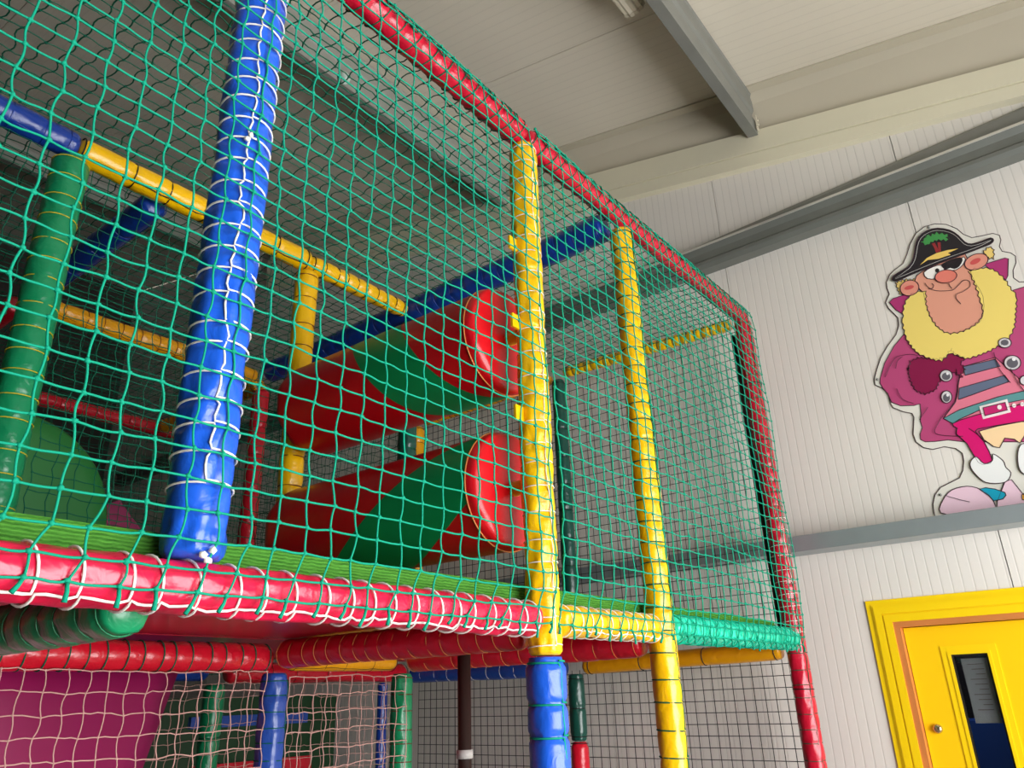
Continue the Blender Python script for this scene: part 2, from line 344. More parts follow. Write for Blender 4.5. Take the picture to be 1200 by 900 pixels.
# roof purlins
PUR = {}
for n_, yp in ((6, 1.005), (7, 2.9), (8, 6.1), (9, -.9)):
    c = CE(yp); mb = MB()
    pf = [(yp, c-.004), (yp-.01, c-.02), (yp, c-.035), (yp, c-.13), (yp+.014, c-.15), (yp+.014, c-.19), (yp, c-.21), (yp, c-.31), (yp+.06, c-.30), (yp+.06, c-.275), (yp+.055, c-.275), (yp+.055, c-.293), (yp+.006, c-.302), (yp+.006, c-.21), (yp+.02, c-.19), (yp+.02, c-.15), (yp+.006, c-.13), (yp+.006, c-.004)]
    n = len(pf); mb.add([(XL+.02, p[0], Zh(p[1])) for p in pf]+[(3.83, p[0], Zh(p[1])) for p in pf], [list(range(n)), list(range(n, 2*n))[::-1]]+[[i, n+i, n+(i+1) % n, (i+1) % n] for i in range(n)], 0, False)
    PUR[yp] = struct('trim_%d' % n_, mb, M['steelpale' if yp > 1.5 else 'steeldark'], tri=True)
PUR[1.005]['label'] = 'steel roof purlin ending at the cream rafter'; PUR[2.9]['label'] = 'steel roof purlin over the play frame'
# white cleat at the end of the near purlin
mb = MB(); mb.prism([(.0, .0), (.035, .0), (.03, .05), (.04, .075), (.02, .115), (.002, .09), (.006, .05)], 0, .006, plane='XZ')
for q in ((.018, .035), (.02, .07)): mb.tubes([[(q[0], 0, q[1]), (q[0], -.008, q[1])]], .008, 8)
o = mb.build('purlin_cleat', M['creamw'], tri=True); o.location = (3.785, .990, Zh(3.07)); tag(o, 'small white bolted cleat at the wall end of the near roof purlin', 'bracket')
# =================================================================== DOOR
dr = bpy.data.objects.new('door_1', None); COL.objects.link(dr); dr.location = (XW, .875, 0); dr['kind'] = 'structure'; dr['label'] = 'yellow door with a narrow glass panel under the lower wall rail'
ar = MB()
ya, yb, zt = .9485, -.075, Zh(.357)           # outer architrave edges
for w0, w1, d in ((0, .022, .008), (.022, .030, .012), (.030, .062, .016), (.062, .068, .011), (.068, .10, .018)):
    # each moulding step: left leg, head, right leg (mitred)
    x0 = XW-d
    L0, L1, T0, T1, R0, R1 = ya-w0, ya-w1, zt-w0, zt-w1, yb+w0, yb+w1
    ar.hexa([(x0, L0, 0), (XW, L0, 0), (XW, L1, 0), (x0, L1, 0), (x0, L0, T0), (XW, L0, T0), (XW, L1, T1), (x0, L1, T1)])
    ar.hexa([(x0, L0, T0), (XW, L0, T0), (XW, L1, T1), (x0, L1, T1), (x0, R0, T0), (XW, R0, T0), (XW, R1, T1), (x0, R1, T1)])
    ar.hexa([(x0, R0, 0), (XW, R0, 0), (XW, R1, 0), (x0, R1, 0), (x0, R0, T0), (XW, R0, T0), (XW, R1, T1), (x0, R1, T1)])
ar.build('architrave', M['frame'], dr)
lg = MB()
lg.box((XW-.012, .822, 0), (XW+.08, .8485, Zh(.257))); lg.box((XW-.012, .026, 0), (XW+.08, .05, Zh(.257))); lg.box((XW-.012, .05, Zh(.233)), (XW+.08, .822, Zh(.257)))
lg.build('door_lining', M['wood'], dr)
X0, X1 = XW+.03, XW+.07
ly0, ly1, lz = .053, .819, Zh(.230); wy0, wy1, wz0, wz1 = .512, .652, 1.02, Zh(.108)
lf = MB()
for a, b in (((X0, ly0, .01), (X1, wy0, lz)), ((X0, wy1, .01), (X1, ly1, lz)), ((X0, wy0, .01), (X1, wy1, wz0)), ((X0, wy0, wz1), (X1, wy1, lz))): lf.box(a, b)
lf.build('door_leaf', M['doory'], dr)
bd = MB(); bw = .036
for w0, w1, d in ((-bw, -.012, .004), (-.012, 0, .007)):
    x0 = X0-d
    for (A, B) in (((wy0+w0, wz0+w0), (wy0+w1, wz1-w0)), ((wy1-w1, wz0+w0), (wy1-w0, wz1-w0)), ((wy0+w1, wz1-w1), (wy1-w1, wz1-w0)), ((wy0+w1, wz0+w0), (wy1-w1, wz0+w1))):
        bd.box((x0, A[0], A[1]), (X0, B[0], B[1]))
bd.build('glazing_bead', M['frame'], dr)
sl = MB(); s_ = .008
for A, B in (((wy0, wz0), (wy0+s_, wz1)), ((wy1-s_, wz0), (wy1, wz1)), ((wy0+s_, wz1-s_), (wy1-s_, wz1)), ((wy0+s_, wz0), (wy1-s_, wz0+s_))): sl.box((X0+.004, A[0], A[1]), (X0+.02, B[0], B[1]))
sl.build('seal', M['seal'], dr)
g = MB(); g.box((X0+.012, wy0+s_, wz0+s_), (X0+.016, wy1-s_, wz1-s_)); g.build('pane', M['glass'], dr)
p_ = MB(); p_.box((X0+.024, wy0+.012, Zh(-.165)), (X0+.025, wy1-.03, Zh(.09)))
for kz in range(10): p_.box((X0+.0235, wy0+.03, Zh(.065-.02*kz)), (X0+.024, wy1-.05-.012*((kz*7) % 3), Zh(.068-.02*kz)), 1)
p_.build('notice_sheet', [M['paper'], M['shell']], dr)
kb = MB(); kb.tubes([[(X0, .7675, Zh(-.184)), (X0-.012, .7675, Zh(-.184)), (X0-.018, .7675, Zh(-.184)), (X0-.020, .7675, Zh(-.184))]], np.array([[.019, .0185, .015, .008]]), 20); kb.build('door_lock', M['chrome'], dr)
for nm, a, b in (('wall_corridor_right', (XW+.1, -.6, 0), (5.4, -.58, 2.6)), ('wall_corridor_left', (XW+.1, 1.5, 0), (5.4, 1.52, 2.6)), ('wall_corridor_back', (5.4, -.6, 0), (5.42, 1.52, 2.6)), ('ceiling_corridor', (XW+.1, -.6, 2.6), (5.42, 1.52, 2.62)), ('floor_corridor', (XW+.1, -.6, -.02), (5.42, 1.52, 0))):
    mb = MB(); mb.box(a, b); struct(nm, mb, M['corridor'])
mb = MB(); mb.box((4.6, .2, 0), (4.9, .8, 1.2)); mb.box((4.6, .2, 1.21), (4.9, .8, 1.47)); mb.box((4.62, .18, 1.2), (4.9, .82, 1.21)); tag(mb.build('storage_box', M['bluething']), 'blue box in the dark corridor seen through the door glass', 'box')
# =================================================================== LIGHT FITTING
y0, h0 = 1.20, 3.245
lt = thing('batten_light', (2.0, y0, Zh(h0)), 'ribbed opal strip light fixed along the steel purlin at the top edge', 'light fitting')
mb = MB(); th = np.linspace(0, 2*np.pi, 41)[:-1]
pf = [(y0+.056*np.cos(t)*(1+.07*np.cos(10*t)), h0+.038*np.sin(t)*(1+.07*np.cos(10*t))) for t in th]
n = len(pf); mb.add([(1.75, p[0], Zh(p[1])) for p in pf]+[(2.70, p[0], Zh(p[1])) for p in pf], [list(range(n)), list(range(n, 2*n))[::-1]]+[[i, n+i, n+(i+1) % n, (i+1) % n] for i in range(n)], 0, False); mb.build('diffuser', M['opal'], lt, tri=True)
mb = MB(); mb.prism([(p[0]*1.0+(p[0]-y0)*.06, Zh(p[1]+(p[1]-h0)*.06)) for p in pf], 2.70, 2.722); mb.build('end_cap', M['creamw'], lt, tri=True)
mb = MB(); mb.box((1.75, y0-.03, Zh(h0+.036)), (2.7, y0+.03, Zh(CE(y0-.03)-.01))); mb.build('housing', M['creamw'], lt)
# =================================================================== PLAY FRAME
# ---- posts
tri_r = .052
BX, Y1X, Y2X, RX = .682, 1.678, 2.325, 3.595
p0, p1 = V3(BX, 1.2, .226), V3(BX, 1.2, 1.69)
rt = thing('padded_post', tuple(p0), 'blue padded post with white cord lacing standing on the crimson deck rail', 'post', GP)
mb = MB(); L = p1[2]-p0[2]; tz = spaced(L, .052, .12, .12); pad(mb, p0, p1, .053, list(tz)+[0.05, .02], .05, .06, k=34); mb.build('pad', M['blue'], rt)
mb = MB(); rings(mb, p0, p1, .0545, tz, .0021, tilt=.010, line=math.pi*1.12, jit=.003, k=6); 
mb.blobs([p0+np.array([-.012, -.056, .0]), p0+np.array([.002, -.058, .008]), p0+np.array([-.004, -.058, -.008]), p1*0+V3(BX-.02, 1.2-.058, 1.06), V3(BX-.026, 1.2-.055, 1.05)], .007)
mb.build('lacing_cord', M['white'], rt)
# corner post, yellow above and blue below
rt = thing('padded_post', (Y1X, 1.2, 0), 'tall corner post with yellow pads above and fat blue pads below', 'post', GP)
a, b = V3(Y1X, 1.2, .095), V3(Y1X, 1.2, 1.705); L = b[2]-a[2]; q = spaced(L, .068, .15)
mb = MB(); pad(mb, a, b, .045, q, .10, .09, k=28); mb.build('upper_pad', M['yellow'], rt)
mb = MB(); rings(mb, a, b, .0445, q, .0016, tilt=.006, line=math.pi*1.08); mb.build('lacing_cord', M['white'], rt)
for hz, s in ((.74, 1), (1.03, 1), (1.30, -1)):
    mb = MB(); c = V3(Y1X-.048, 1.2+.01, hz); mb.box(c-np.array([.032, .004, .022]), c+np.array([.03, .004, .022])); mb.build('strap_tab', M['yellow'], rt)
a2, b2 = np.array([Y1X, 1.2, .02]), V3(Y1X, 1.2, .09); L = b2[2]-a2[2]; q = spaced(L, .083, .1)
mb = MB(); pad(mb, a2, b2, .051, q, .16, .05, k=28); mb.build('lower_pad', M['blue'], rt)
mb = MB(); rings(mb, a2, b2, .0465, q, .0026, line=math.pi*1.035, jit=.003); mb.build('lower_lacing_cord', M['teal'], rt)
mb = MB(); mb.tubes([[(Y1X, 1.2, 0), (Y1X, 1.2, .03)]], .05, 20); mb.build('base_plate', M['steel'], rt)
# second yellow post
a, b = np.array([Y2X, 1.2, 0.02]), V3(Y2X, 1.2, 1.70)
rt = padded('padded_post', 'slimmer all-yellow post with green cord rings, between corner post and end post', 'post', GP, a, b, .0445, M['yellow'], .072, M['tealdark'], .0022, .07, .05, line=math.pi*.98)
a, b = np.array([RX+.012, 1.2, 0.02]), V3(RX-.01, 1.2, 1.78)
rt = padded('padded_post', 'red padded end post beside the gable wall', 'post', GP, a, b, .043, M['crimson'], .06, M['tealdark'], .0016, .06, .05, line=math.pi*1.18)
rr = rt
for q_ in (1.62, 2.2, 2.75, 3.05): tie_parts(rt, a, b, .0435, [q_], M['black'], .0024)
mb = MB(); rings(mb, V3(RX, 1.2, .2), V3(RX, 1.2, .75), .046, spaced(.55, .055), .0015, tilt=.006, line=math.pi*1.2); mb.build('white_lacing', M['white'], rt)
mb = MB(); mb.tubes([[(RX+.02, 1.262, Zh(.24)), (RX+.0, 1.262, Zh(1.72))]], .013, 8); mb.build('steel_upright', M['black'], rt)
# second row
padded('padded_post', 'green padded post with yellow cords behind the front net, left of the blue post', 'post', GP, V3(.745, 2.36, .28), V3(.745, 2.36, 1.68), .056, M['green'], .075, M['yellowcord'], .0018, .05, .04)
rt = padded('padded_post', 'yellow padded post behind the rollers under the roof-rail junction', 'post', GP, V3(1.70, 2.36, .28), V3(1.70, 2.36, 1.68), .046, M['yellow'], .11, M['redcord'], .002, .08, .05)
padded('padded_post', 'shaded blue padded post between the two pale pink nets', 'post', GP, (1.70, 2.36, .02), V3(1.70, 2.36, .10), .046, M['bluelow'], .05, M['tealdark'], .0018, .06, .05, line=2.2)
padded('padded_post', 'green padded post at the right edge of the pale pink net', 'post', GP, (2.32, 2.375, .02), V3(2.32, 2.375, .10), .043, M['green'], .06, M['redcord'], .0018, .05, .05)
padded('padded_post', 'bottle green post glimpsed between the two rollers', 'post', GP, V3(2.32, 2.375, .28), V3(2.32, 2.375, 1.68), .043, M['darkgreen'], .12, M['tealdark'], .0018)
rt = thing('padded_post', (3.6, 2.37, 0), 'dark post at the wire mesh, bottle green above and red low down', 'post', GP)
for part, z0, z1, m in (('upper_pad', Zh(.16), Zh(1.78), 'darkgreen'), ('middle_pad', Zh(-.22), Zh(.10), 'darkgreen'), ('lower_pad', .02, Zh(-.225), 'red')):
    padded('', '', '', '', (3.6, 2.385, z0), (3.6, 2.385, z1), .042 if part != 'lower_pad' else .046, M[m], .16, M['black'], .0022, root=rt, part=part, cordpart='cord')
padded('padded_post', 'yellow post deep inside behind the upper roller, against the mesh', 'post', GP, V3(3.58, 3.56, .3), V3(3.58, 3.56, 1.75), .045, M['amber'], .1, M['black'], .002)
padded('padded_post', 'dark red post deep inside, just beside the inner yellow post', 'post', GP, V3(2.33, 3.575, .29), V3(2.33, 3.575, 1.66), .048, M['red'], .2, M['redcord'], .0018)
padded('padded_post', 'green lower post deep inside behind the left pink net', 'post', GP, (2.24, 3.58, .02), V3(2.24, 3.58, .10), .05, M['green'], .2, M['tealdark'], .0018)
padded('padded_post', 'thin dark blue post just left of the green net-edge post', 'post', GP, (3.34, 3.58, .02), V3(3.34, 3.58, .10), .03, M['navy'], .2, M['tealdark'], .0018)
rt = thing('steel_pole', (2.0, 1.76, 0), 'bare dark brown steel pole with a band of grey tape under the deck', 'post')
mb = MB(); mb.tubes([[(2.0, 1.76, 0), (2.0, 1.76, Zh(.205))]], .0215, 24); mb.build('pole', M['brown'], rt)
mb = MB(); mb.tubes([[(2.0, 1.76, Zh(-.175)), (2.0, 1.76, Zh(-.15))]], .0262, 24); mb.build('tape_band', M['tape'], rt)
# ---- front rails
def bot_rail(label, x0, x1, h0, h1, m, cm, r, tie, cr, line, lr=None):
    p0, p1 = V3(x0, 1.2, h0), V3(x1, 1.2, h1)
    rt = thing('padded_rail', tuple(p0), label, 'rail', GR); L = np.linalg.norm(p1-p0); q = spaced(L, tie, .15)
    mb = MB(); pad(mb, p0, p1, r, q, .03, .07, k=32); mb.build('pad', M[m], rt)
    mb = MB(); rings(mb, p0, p1, r*1.0+cr, q, cr, tilt=.012, line=line, jit=.004, lr=r*1.09+cr, k=6); mb.build('lacing_cord', M[cm], rt)
    return rt
bot_rail('crimson deck rail with white cord hoops along the front edge of the deck', -.8, 1.63, .181, .181, 'pinkred', 'white', .042, .0615, .0024, -.80)
bot_rail('short yellow deck rail laced with white cord between the two yellow posts', 1.728, 2.275, .183, .186, 'yellow', 'white', .041, .05, .0018, -.7)
rt = bot_rail('turquoise deck rail wrapped in net, running to the red end post', 2.375, 3.55, .19, .196, 'cyan', 'cyancord', .043, .05, .0018, -.42)
mb = MB(); t_ = np.linspace(0, 1, 900)
for kk in (21, -17):
    an = t_*kk*6.283/1.6+rng.uniform(0, 6); P = np.stack([2.38+1.165*t_, 1.2+.0475*np.cos(an), Zh(.19+.006*t_)+.0475*np.sin(an)], -1); ptube(mb, P, .0016, 5)
mb.build('wrapped_net', M['cyancord'], rt)
def top_rail(label, x0, x1, h0, h1, r):
    p0, p1 = V3(x0, 1.2, h0), V3(x1, 1.2, h1)
    rt = thing('padded_rail', tuple(p0), label, 'rail', GR); L = np.linalg.norm(p1-p0); q = spaced(L, .06, .15)
    mb = MB(); pad(mb, p0, p1, r, q, .07, .05, k=26); mb.build('pad', M['crimson'], rt)
    mb = MB(); rings(mb, p0, p1, r+.002, q, .002, tilt=.03, line=1.1)
    mb.build('lacing_cord', M['tealdark'], rt); mb = MB()
    # the net's edge thrown over the rail: a cord that loops up above it and zigzags down its face
    xs = np.arange(x0+.02, x1-.02, .004); u = (xs-x0)/.052*np.pi; f = (xs-x0)/(x1-x0)
    an = 1.15+1.0*np.sin(u); rad = r+.003+.016*np.clip(np.sin(u), 0, 1)**3
    ptube(mb, np.stack([xs+.012*np.sin(2*u), 1.2-rad*np.cos(an), Zh(h0+(h1-h0)*f)+rad*np.sin(an)], -1), .002, 5)
    an = .55+.75*np.sin(u*.9+1); rad = r+.003
    ptube(mb, np.stack([xs+.01*np.sin(1.8*u), 1.2-rad*np.cos(an), Zh(h0+(h1-h0)*f)+rad*np.sin(an)], -1), .002, 5)
    mb.build('net_edge', M['tealdark'], rt); return rt
top_rail('red padded roof rail wrapped in green net, left of the corner post', -.8, 1.665, 1.735, 1.747, .043)
top_rail('red padded roof rail between the corner post and the gable wall', 1.69, 3.60, 1.747, 1.81, .040)
# ---- roof-level rails inside
def rail(label, p0, p1, r, m, tie=.09, cm='tealdark', cr=.0018, pinch=.08, wr=.05, line=None):
    return padded('padded_rail', label, 'rail', GR, V3(*p0), V3(*p1), r, M[m], tie, M[cm], cr, pinch, wr, line)
rail('dark blue roof rail running back from the second yellow post', (2.325, 1.27, 1.752), (2.325, 3.5, 1.752), .058, 'navy', .1, 'navy')
rail('thick yellow roof rail between green post and inner yellow post', (.757, 2.36, 1.733), (1.694, 2.36, 1.733), .046, 'yellow', .15, 'black', .0025)
rail('yellow roof rail wrapped in net, right of the inner yellow post', (1.703, 2.36, 1.73), (2.262, 2.36, 1.73), .040, 'yellow', .06, 'black', .002, .14)
rail('blue roof rail at the left edge beside the green post', (-.8, 2.36, 1.735), (.748, 2.36, 1.735), .046, 'navy', .09, 'navy')
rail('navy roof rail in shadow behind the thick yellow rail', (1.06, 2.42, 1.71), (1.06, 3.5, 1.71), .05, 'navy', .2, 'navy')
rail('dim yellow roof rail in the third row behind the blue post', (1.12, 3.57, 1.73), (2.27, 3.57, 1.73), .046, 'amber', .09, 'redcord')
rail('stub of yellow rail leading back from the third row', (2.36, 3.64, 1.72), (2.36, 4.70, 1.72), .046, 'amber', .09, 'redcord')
rail('dark red roof rail far back behind the green post', (1.12, 4.78, 1.73), (2.6, 4.78, 1.73), .046, 'red', .2, 'redcord')
rail('dark red roof rail at the far left edge', (1.06, 3.64, 1.73), (1.06, 4.72, 1.73), .045, 'red', .2, 'redcord')
rail('yellow bunched rail across the top of the wire mesh', (3.6, 1.27, 1.79), (3.6, 2.33, 1.82), .034, 'yellow', .045, 'black', .002, .22)
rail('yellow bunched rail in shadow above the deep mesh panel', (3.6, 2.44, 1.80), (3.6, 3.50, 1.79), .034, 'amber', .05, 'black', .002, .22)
# ---- under-deck beams
rail('green padded beam under the deck at the lower left', (.62, 1.26, .152), (.62, 2.30, .152), .047, 'green', .07, 'green', .0012, .12, .05)
rail('red scalloped beam under the deck running back from the corner post', (1.69, 1.27, .158), (1.69, 2.30, .158), .046, 'red', .06, 'wood', .0012, .05, .03)
rail('red scalloped beam under the deck running back from the second yellow post', (2.325, 1.27, .150), (2.325, 2.32, .150), .046, 'red', .08, 'wood', .0012, .05, .03)
rail('red back beam with green net ties above the pale pink net', (-.6, 2.36, .148), (1.665, 2.36, .148), .046, 'red', .054, 'tealdark', .0022, .08, .03, line=math.pi*1.2)
rail('amber beam above the right pale pink net', (1.76, 2.37, .145), (2.26, 2.37, .145), .036, 'amber', .12, 'black', .001, .03, .02)
rail('amber beam over the lower mesh beside the red end post', (3.6, 1.27, .155), (3.6, 2.32, .135), .04, 'amber', .32, 'black', .0022, .04, .02)
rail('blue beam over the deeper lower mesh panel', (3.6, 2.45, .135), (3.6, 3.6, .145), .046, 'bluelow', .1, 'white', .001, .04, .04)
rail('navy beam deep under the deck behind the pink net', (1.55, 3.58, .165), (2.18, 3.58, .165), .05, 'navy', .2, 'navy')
rail('dark red beam deep under the deck behind the pink nets', (2.30, 3.58, .155), (3.5, 3.58, .155), .05, 'red', .2, 'redcord')
# ---- deck
dk = thing('play_deck', (0, 1.8, Zh(.215)), 'play deck with green turf top and shiny red underside', 'deck')
mb = MB(); mb.box((-.8, 1.262, Zh(.222)), (3.54, 2.30, Zh(.276))); mb.build('turf', M['turf'], dk)
mb = MB(); mb.box((-.8, 1.262, Zh(.2065)), (3.54, 2.30, Zh(.2215))); mb.build('underside_panel', M['under'], dk)
mb = MB(); mb.box((-.8, 2.42, Zh(.215)), (3.54, 3.50, Zh(.27))); o = mb.build('play_deck', M['under']); tag(o, 'inner deck behind the second row of posts', 'deck')
# ---- rollers
def roller(label, h, stripe):
    c = V3(1.70, 0, h); ya, yb, R = 1.30, 2.26, .172
    rt = thing('padded_roller', (1.70, ya, Zh(h)), label, 'roller', 'padded rollers between corner post and inner post')
    n, k = 90, 72; ys = np.linspace(ya+.035, yb-.035, n); th = np.arange(k)*2*np.pi/k
    V = np.stack([c[0]+R*np.cos(th)[None]*np.ones((n, 1)), ys[:, None]*np.ones((1, k)), c[2]+R*np.sin(th)[None]*np.ones((n, 1))], -1)
    idx = np.arange(n*k).reshape(n, k); F = np.stack([idx[:-1], np.roll(idx[:-1], -1, 1), np.roll(idx[1:], -1, 1), idx[1:]], -1)
    mb = MB(); mb.add(V.reshape(-1, 3), F.reshape(-1, 4)); mb.build('red_cover', M['rollred'], rt)
    # spiral stripe sewn on: its axial centre moves with the angle round the roller
    yc, th0, sl, hw = stripe
    mb = MB(); ta = np.linspace(th0-np.pi, th0+np.pi, 181); y_lo = np.clip(yc+sl*(ta-th0)-hw, ya+.034, yb-.034); y_hi = np.clip(yc+sl*(ta-th0)+hw, ya+.034, yb-.034)
    q = np.linspace(0, 1, 7); yy = y_lo[:, None]+(y_hi-y_lo)[:, None]*q[None]; Rg = R*1.0045
    Vg = np.stack([c[0]+Rg*np.cos(ta)[:, None]*np.ones((1, 7)), yy, c[2]+Rg*np.sin(ta)[:, None]*np.ones((1, 7))], -1)
    keep = (y_hi-y_lo) > .002; ii = np.arange(181*7).reshape(181, 7)
    Fg = [[ii[a_, b_], ii[a_, b_+1], ii[a_+1, b_+1], ii[a_+1, b_]] for a_ in range(180) if keep[a_] and keep[a_+1] for b_ in range(6)]
    mb.add(Vg.reshape(-1, 3), [[int(z) for z in f_] for f_ in Fg]); mb.build('green_stripe', M['rollgreen'], rt)
    for nm, y_in, y_out in (('front_cap', ya+.035, ya), ('back_cap', yb-.035, yb)):
        sg = 1 if y_out > y_in else -1
        rad = [R*1.004, R*1.0, R*.975, R*.93, R*.86, R*.5, .004]; yo = [y_in, y_in+sg*.012, y_in+sg*.024, y_in+sg*.031, y_in+sg*.034, y_in+sg*.035, y_in+sg*.036]
        W = np.stack([np.stack([c[0]+r_*(1+(.02*np.sin(9*th+1) if 1 < i < 5 else 0))*np.cos(th), np.full(k, y_), c[2]+r_*(1+(.02*np.sin(9*th+1) if 1 < i < 5 else 0))*np.sin(th)], -1) for i, (r_, y_) in enumerate(zip(rad, yo))])
        ii = np.arange(len(rad)*k).reshape(len(rad), k); mb = MB()
        mb.add(W.reshape(-1, 3), np.stack([ii[:-1], np.roll(ii[:-1], -1, 1), np.roll(ii[1:], -1, 1), ii[1:]], -1).reshape(-1, 4)); mb.build(nm, M['rollred'], rt)
    mb = MB()
    P = np.stack([c[0]+(R*1.01)*np.cos(th), np.full(k, ya+.036), c[2]+(R*1.01)*np.sin(th)], -1); mb.tubes(P[None], .0022, 6, ref=(0, 1, 0), closed=True); mb.build('seam', M['wood'], rt)
    mb = MB(); mb.tubes([[(1.70, ya-.052, Zh(h)), (1.70, yb+.052, Zh(h))]], .022, 12); mb.build('axle', M['yellow'], rt)
    return rt
roller('upper red padded roller with a green spiral stripe, beside the corner post', 1.03, (1.722, 2.8, -.118, .118))
roller('lower red padded roller with a green spiral stripe, beside the corner post', .552, (1.59, 3.6, .30, .222))
# ---- front nets
def front_net(x0, x1, name, label, nx, hl):
    rows = [.168, .203, .247]+list(.2945+.0487*np.arange(29))
    ry = [1.152, 1.146, 1.143]+[1.140]*29
    rows += [1.735, 1.765]; ry += [1.150, 1.160]
    rows = np.array(rows); ry = np.array(ry)
    I, J = nx+1, len(rows); G = np.zeros((I, J, 3)); i = np.arange(I)
    ph = rng.uniform(0, 6.28, 4)
    G[..., 0] = x0+(x1-x0)*(i/nx)[:, None]+.004*np.sin(.33*i[:, None]+.12*np.arange(J)[None]+ph[0])+.0022*(1-2*((np.arange(J)[None]+i[:, None]) % 2))+rng.normal(0, .0012, (I, J))
    G[..., 1] = ry[None]+.004*np.sin(.4*i[:, None]+.5*np.arange(J)[None]+ph[1])+.0
    rise = hl(G[..., 0])
    f = np.clip((rows-.2)/1.5, 0, 1)[None]
    G[..., 2] = EYE+rows[None]+rise*f+rng.normal(0, .0013, (I, J))+.004*np.sin(.3*i[:, None]+.15*np.arange(J)[None]+ph[2])*(f > .02)
    G[:, :3, 0] += np.array([-.02, -.012, 0])[None]+rng.normal(0, .004, (I, 3))
    rt = thing(name, (x0, 1.14, Zh(.16)), label, 'net', 'green safety nets')
    mb = net(G, .0021, 6, 5, .0030, 2.5, sag=.0012, wavy=.6)
    for a in G[:, 0]:
        d = np.array([-.012+rng.normal(0, .008), -.006, -.026+rng.normal(0, .006)])
        mb.tubes(np.stack([a, a+d*.5+np.array([0, -.004, 0]), a+d])[None], np.array([[.0030, .0032, .0040]]), 6)
    mb.build('netting', M['teal'], rt)
    return G
front_net(-.78, 1.655, 'safety_net', 'turquoise knotted net across the front, from the left edge to the corner post', 40, lambda x: 0*x)
front_net(1.70, 3.58, 'safety_net', 'turquoise knotted net at the front between corner post and red end post', 31, lambda x: np.clip((x-1.7)/1.9, 0, 1)*.055)
# ---- roof and inner nets
def flat_net(label, o, u, v, cu, cv, r, m, cat='net', group='green safety nets', k=4, segs=3, amp=.004, knot=2.0, name='safety_net', jit=.003, drift=.006, sag=.002, bulge=0):
    nu = max(1, int(round(np.linalg.norm(u)/cu))); nv = max(1, int(round(np.linalg.norm(v)/cv)))
    G = grid(o, u, v, nu, nv, jit, drift)
    if bulge:
        a = np.linspace(0, np.pi, nu+1)[:, None]; b = np.linspace(0, np.pi, nv+1)[None]
        nrm = np.cross(u, v); nrm = nrm/np.linalg.norm(nrm); G += bulge*(np.sin(a)*np.sin(b))[..., None]*nrm
    ob = net(G, r, k, segs, amp, knot, sag=sag).build(name, M[m]); return tag(ob, label, cat, group)
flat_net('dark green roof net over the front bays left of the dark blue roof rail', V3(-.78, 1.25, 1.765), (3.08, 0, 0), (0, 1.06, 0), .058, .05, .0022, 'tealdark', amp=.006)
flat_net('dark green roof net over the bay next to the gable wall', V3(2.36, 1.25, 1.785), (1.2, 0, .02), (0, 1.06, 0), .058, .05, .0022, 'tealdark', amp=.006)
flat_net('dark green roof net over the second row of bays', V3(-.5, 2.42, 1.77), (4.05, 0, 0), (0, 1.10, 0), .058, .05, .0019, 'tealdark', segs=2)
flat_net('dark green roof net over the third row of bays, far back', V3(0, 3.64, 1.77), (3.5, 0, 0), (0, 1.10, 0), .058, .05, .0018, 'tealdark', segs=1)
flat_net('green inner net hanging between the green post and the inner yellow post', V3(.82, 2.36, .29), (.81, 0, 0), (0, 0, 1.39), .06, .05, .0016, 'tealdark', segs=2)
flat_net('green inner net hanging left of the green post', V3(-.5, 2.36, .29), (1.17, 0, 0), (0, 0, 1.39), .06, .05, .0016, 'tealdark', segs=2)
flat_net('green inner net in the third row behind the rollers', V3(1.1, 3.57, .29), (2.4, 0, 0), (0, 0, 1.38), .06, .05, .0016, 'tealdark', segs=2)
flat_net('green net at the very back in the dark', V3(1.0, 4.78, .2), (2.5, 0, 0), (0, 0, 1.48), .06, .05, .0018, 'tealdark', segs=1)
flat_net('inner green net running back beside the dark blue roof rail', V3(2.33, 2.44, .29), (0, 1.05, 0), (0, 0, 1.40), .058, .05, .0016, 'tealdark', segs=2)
GPk = 'pale pink nets under the deck'
flat_net('pale pink net hanging under the red back beam, in front of the magenta slide', V3(-.55, 2.325, .106), (2.19, 0, 0), (0, 0, -1.68), .0575, .0575, .0019, 'pink', group=GPk, k=5, amp=.004, drift=.005)
flat_net('pale pink net between the shaded blue post and the green net-edge post', V3(1.735, 2.325, .085), (.56, 0, 0), (0, 0, -1.66), .0565, .0575, .0019, 'pink', group=GPk, k=5, amp=.004, drift=.005)
flat_net('second layer of pale pink net deep under the deck', V3(1.62, 3.5, .095), (1.7, 0, 0), (0, 0, -1.66), .06, .06, .0016, 'pink', group=GPk, k=4, amp=.005)
# ---- welded wire mesh
def mesh_panel(label, y0, y1, h0, h1):
    mb = MB(); ys = np.arange(y0, y1+1e-6, .05); hs = np.arange(h0, h1+1e-6, .05); X = 3.665
    mb.tubes(np.array([[(X, y, Zh(h0)), (X, y, Zh(h1))] for y in ys]), .0019, 5); mb.tubes(np.array([[(X-.003, y0, Zh(h)), (X-.003, y1, Zh(h))] for h in hs]), .0019, 5)
    tag(mb.build('wire_mesh_panel', M['black']), label, 'mesh', 'black wire mesh panels')
mesh_panel('black wire mesh beside the red end post, below the deck', 1.25, 2.40, -1.60, .12)
mesh_panel('black wire mesh beside the red end post, above the deck', 1.25, 2.40, .22, 1.80)
mesh_panel('black wire mesh below the deck, behind the brown pole', 2.45, 3.60, -1.60, .12)
mesh_panel('black wire mesh above the deck, seen between the rollers', 2.45, 3.60, .22, 1.80)
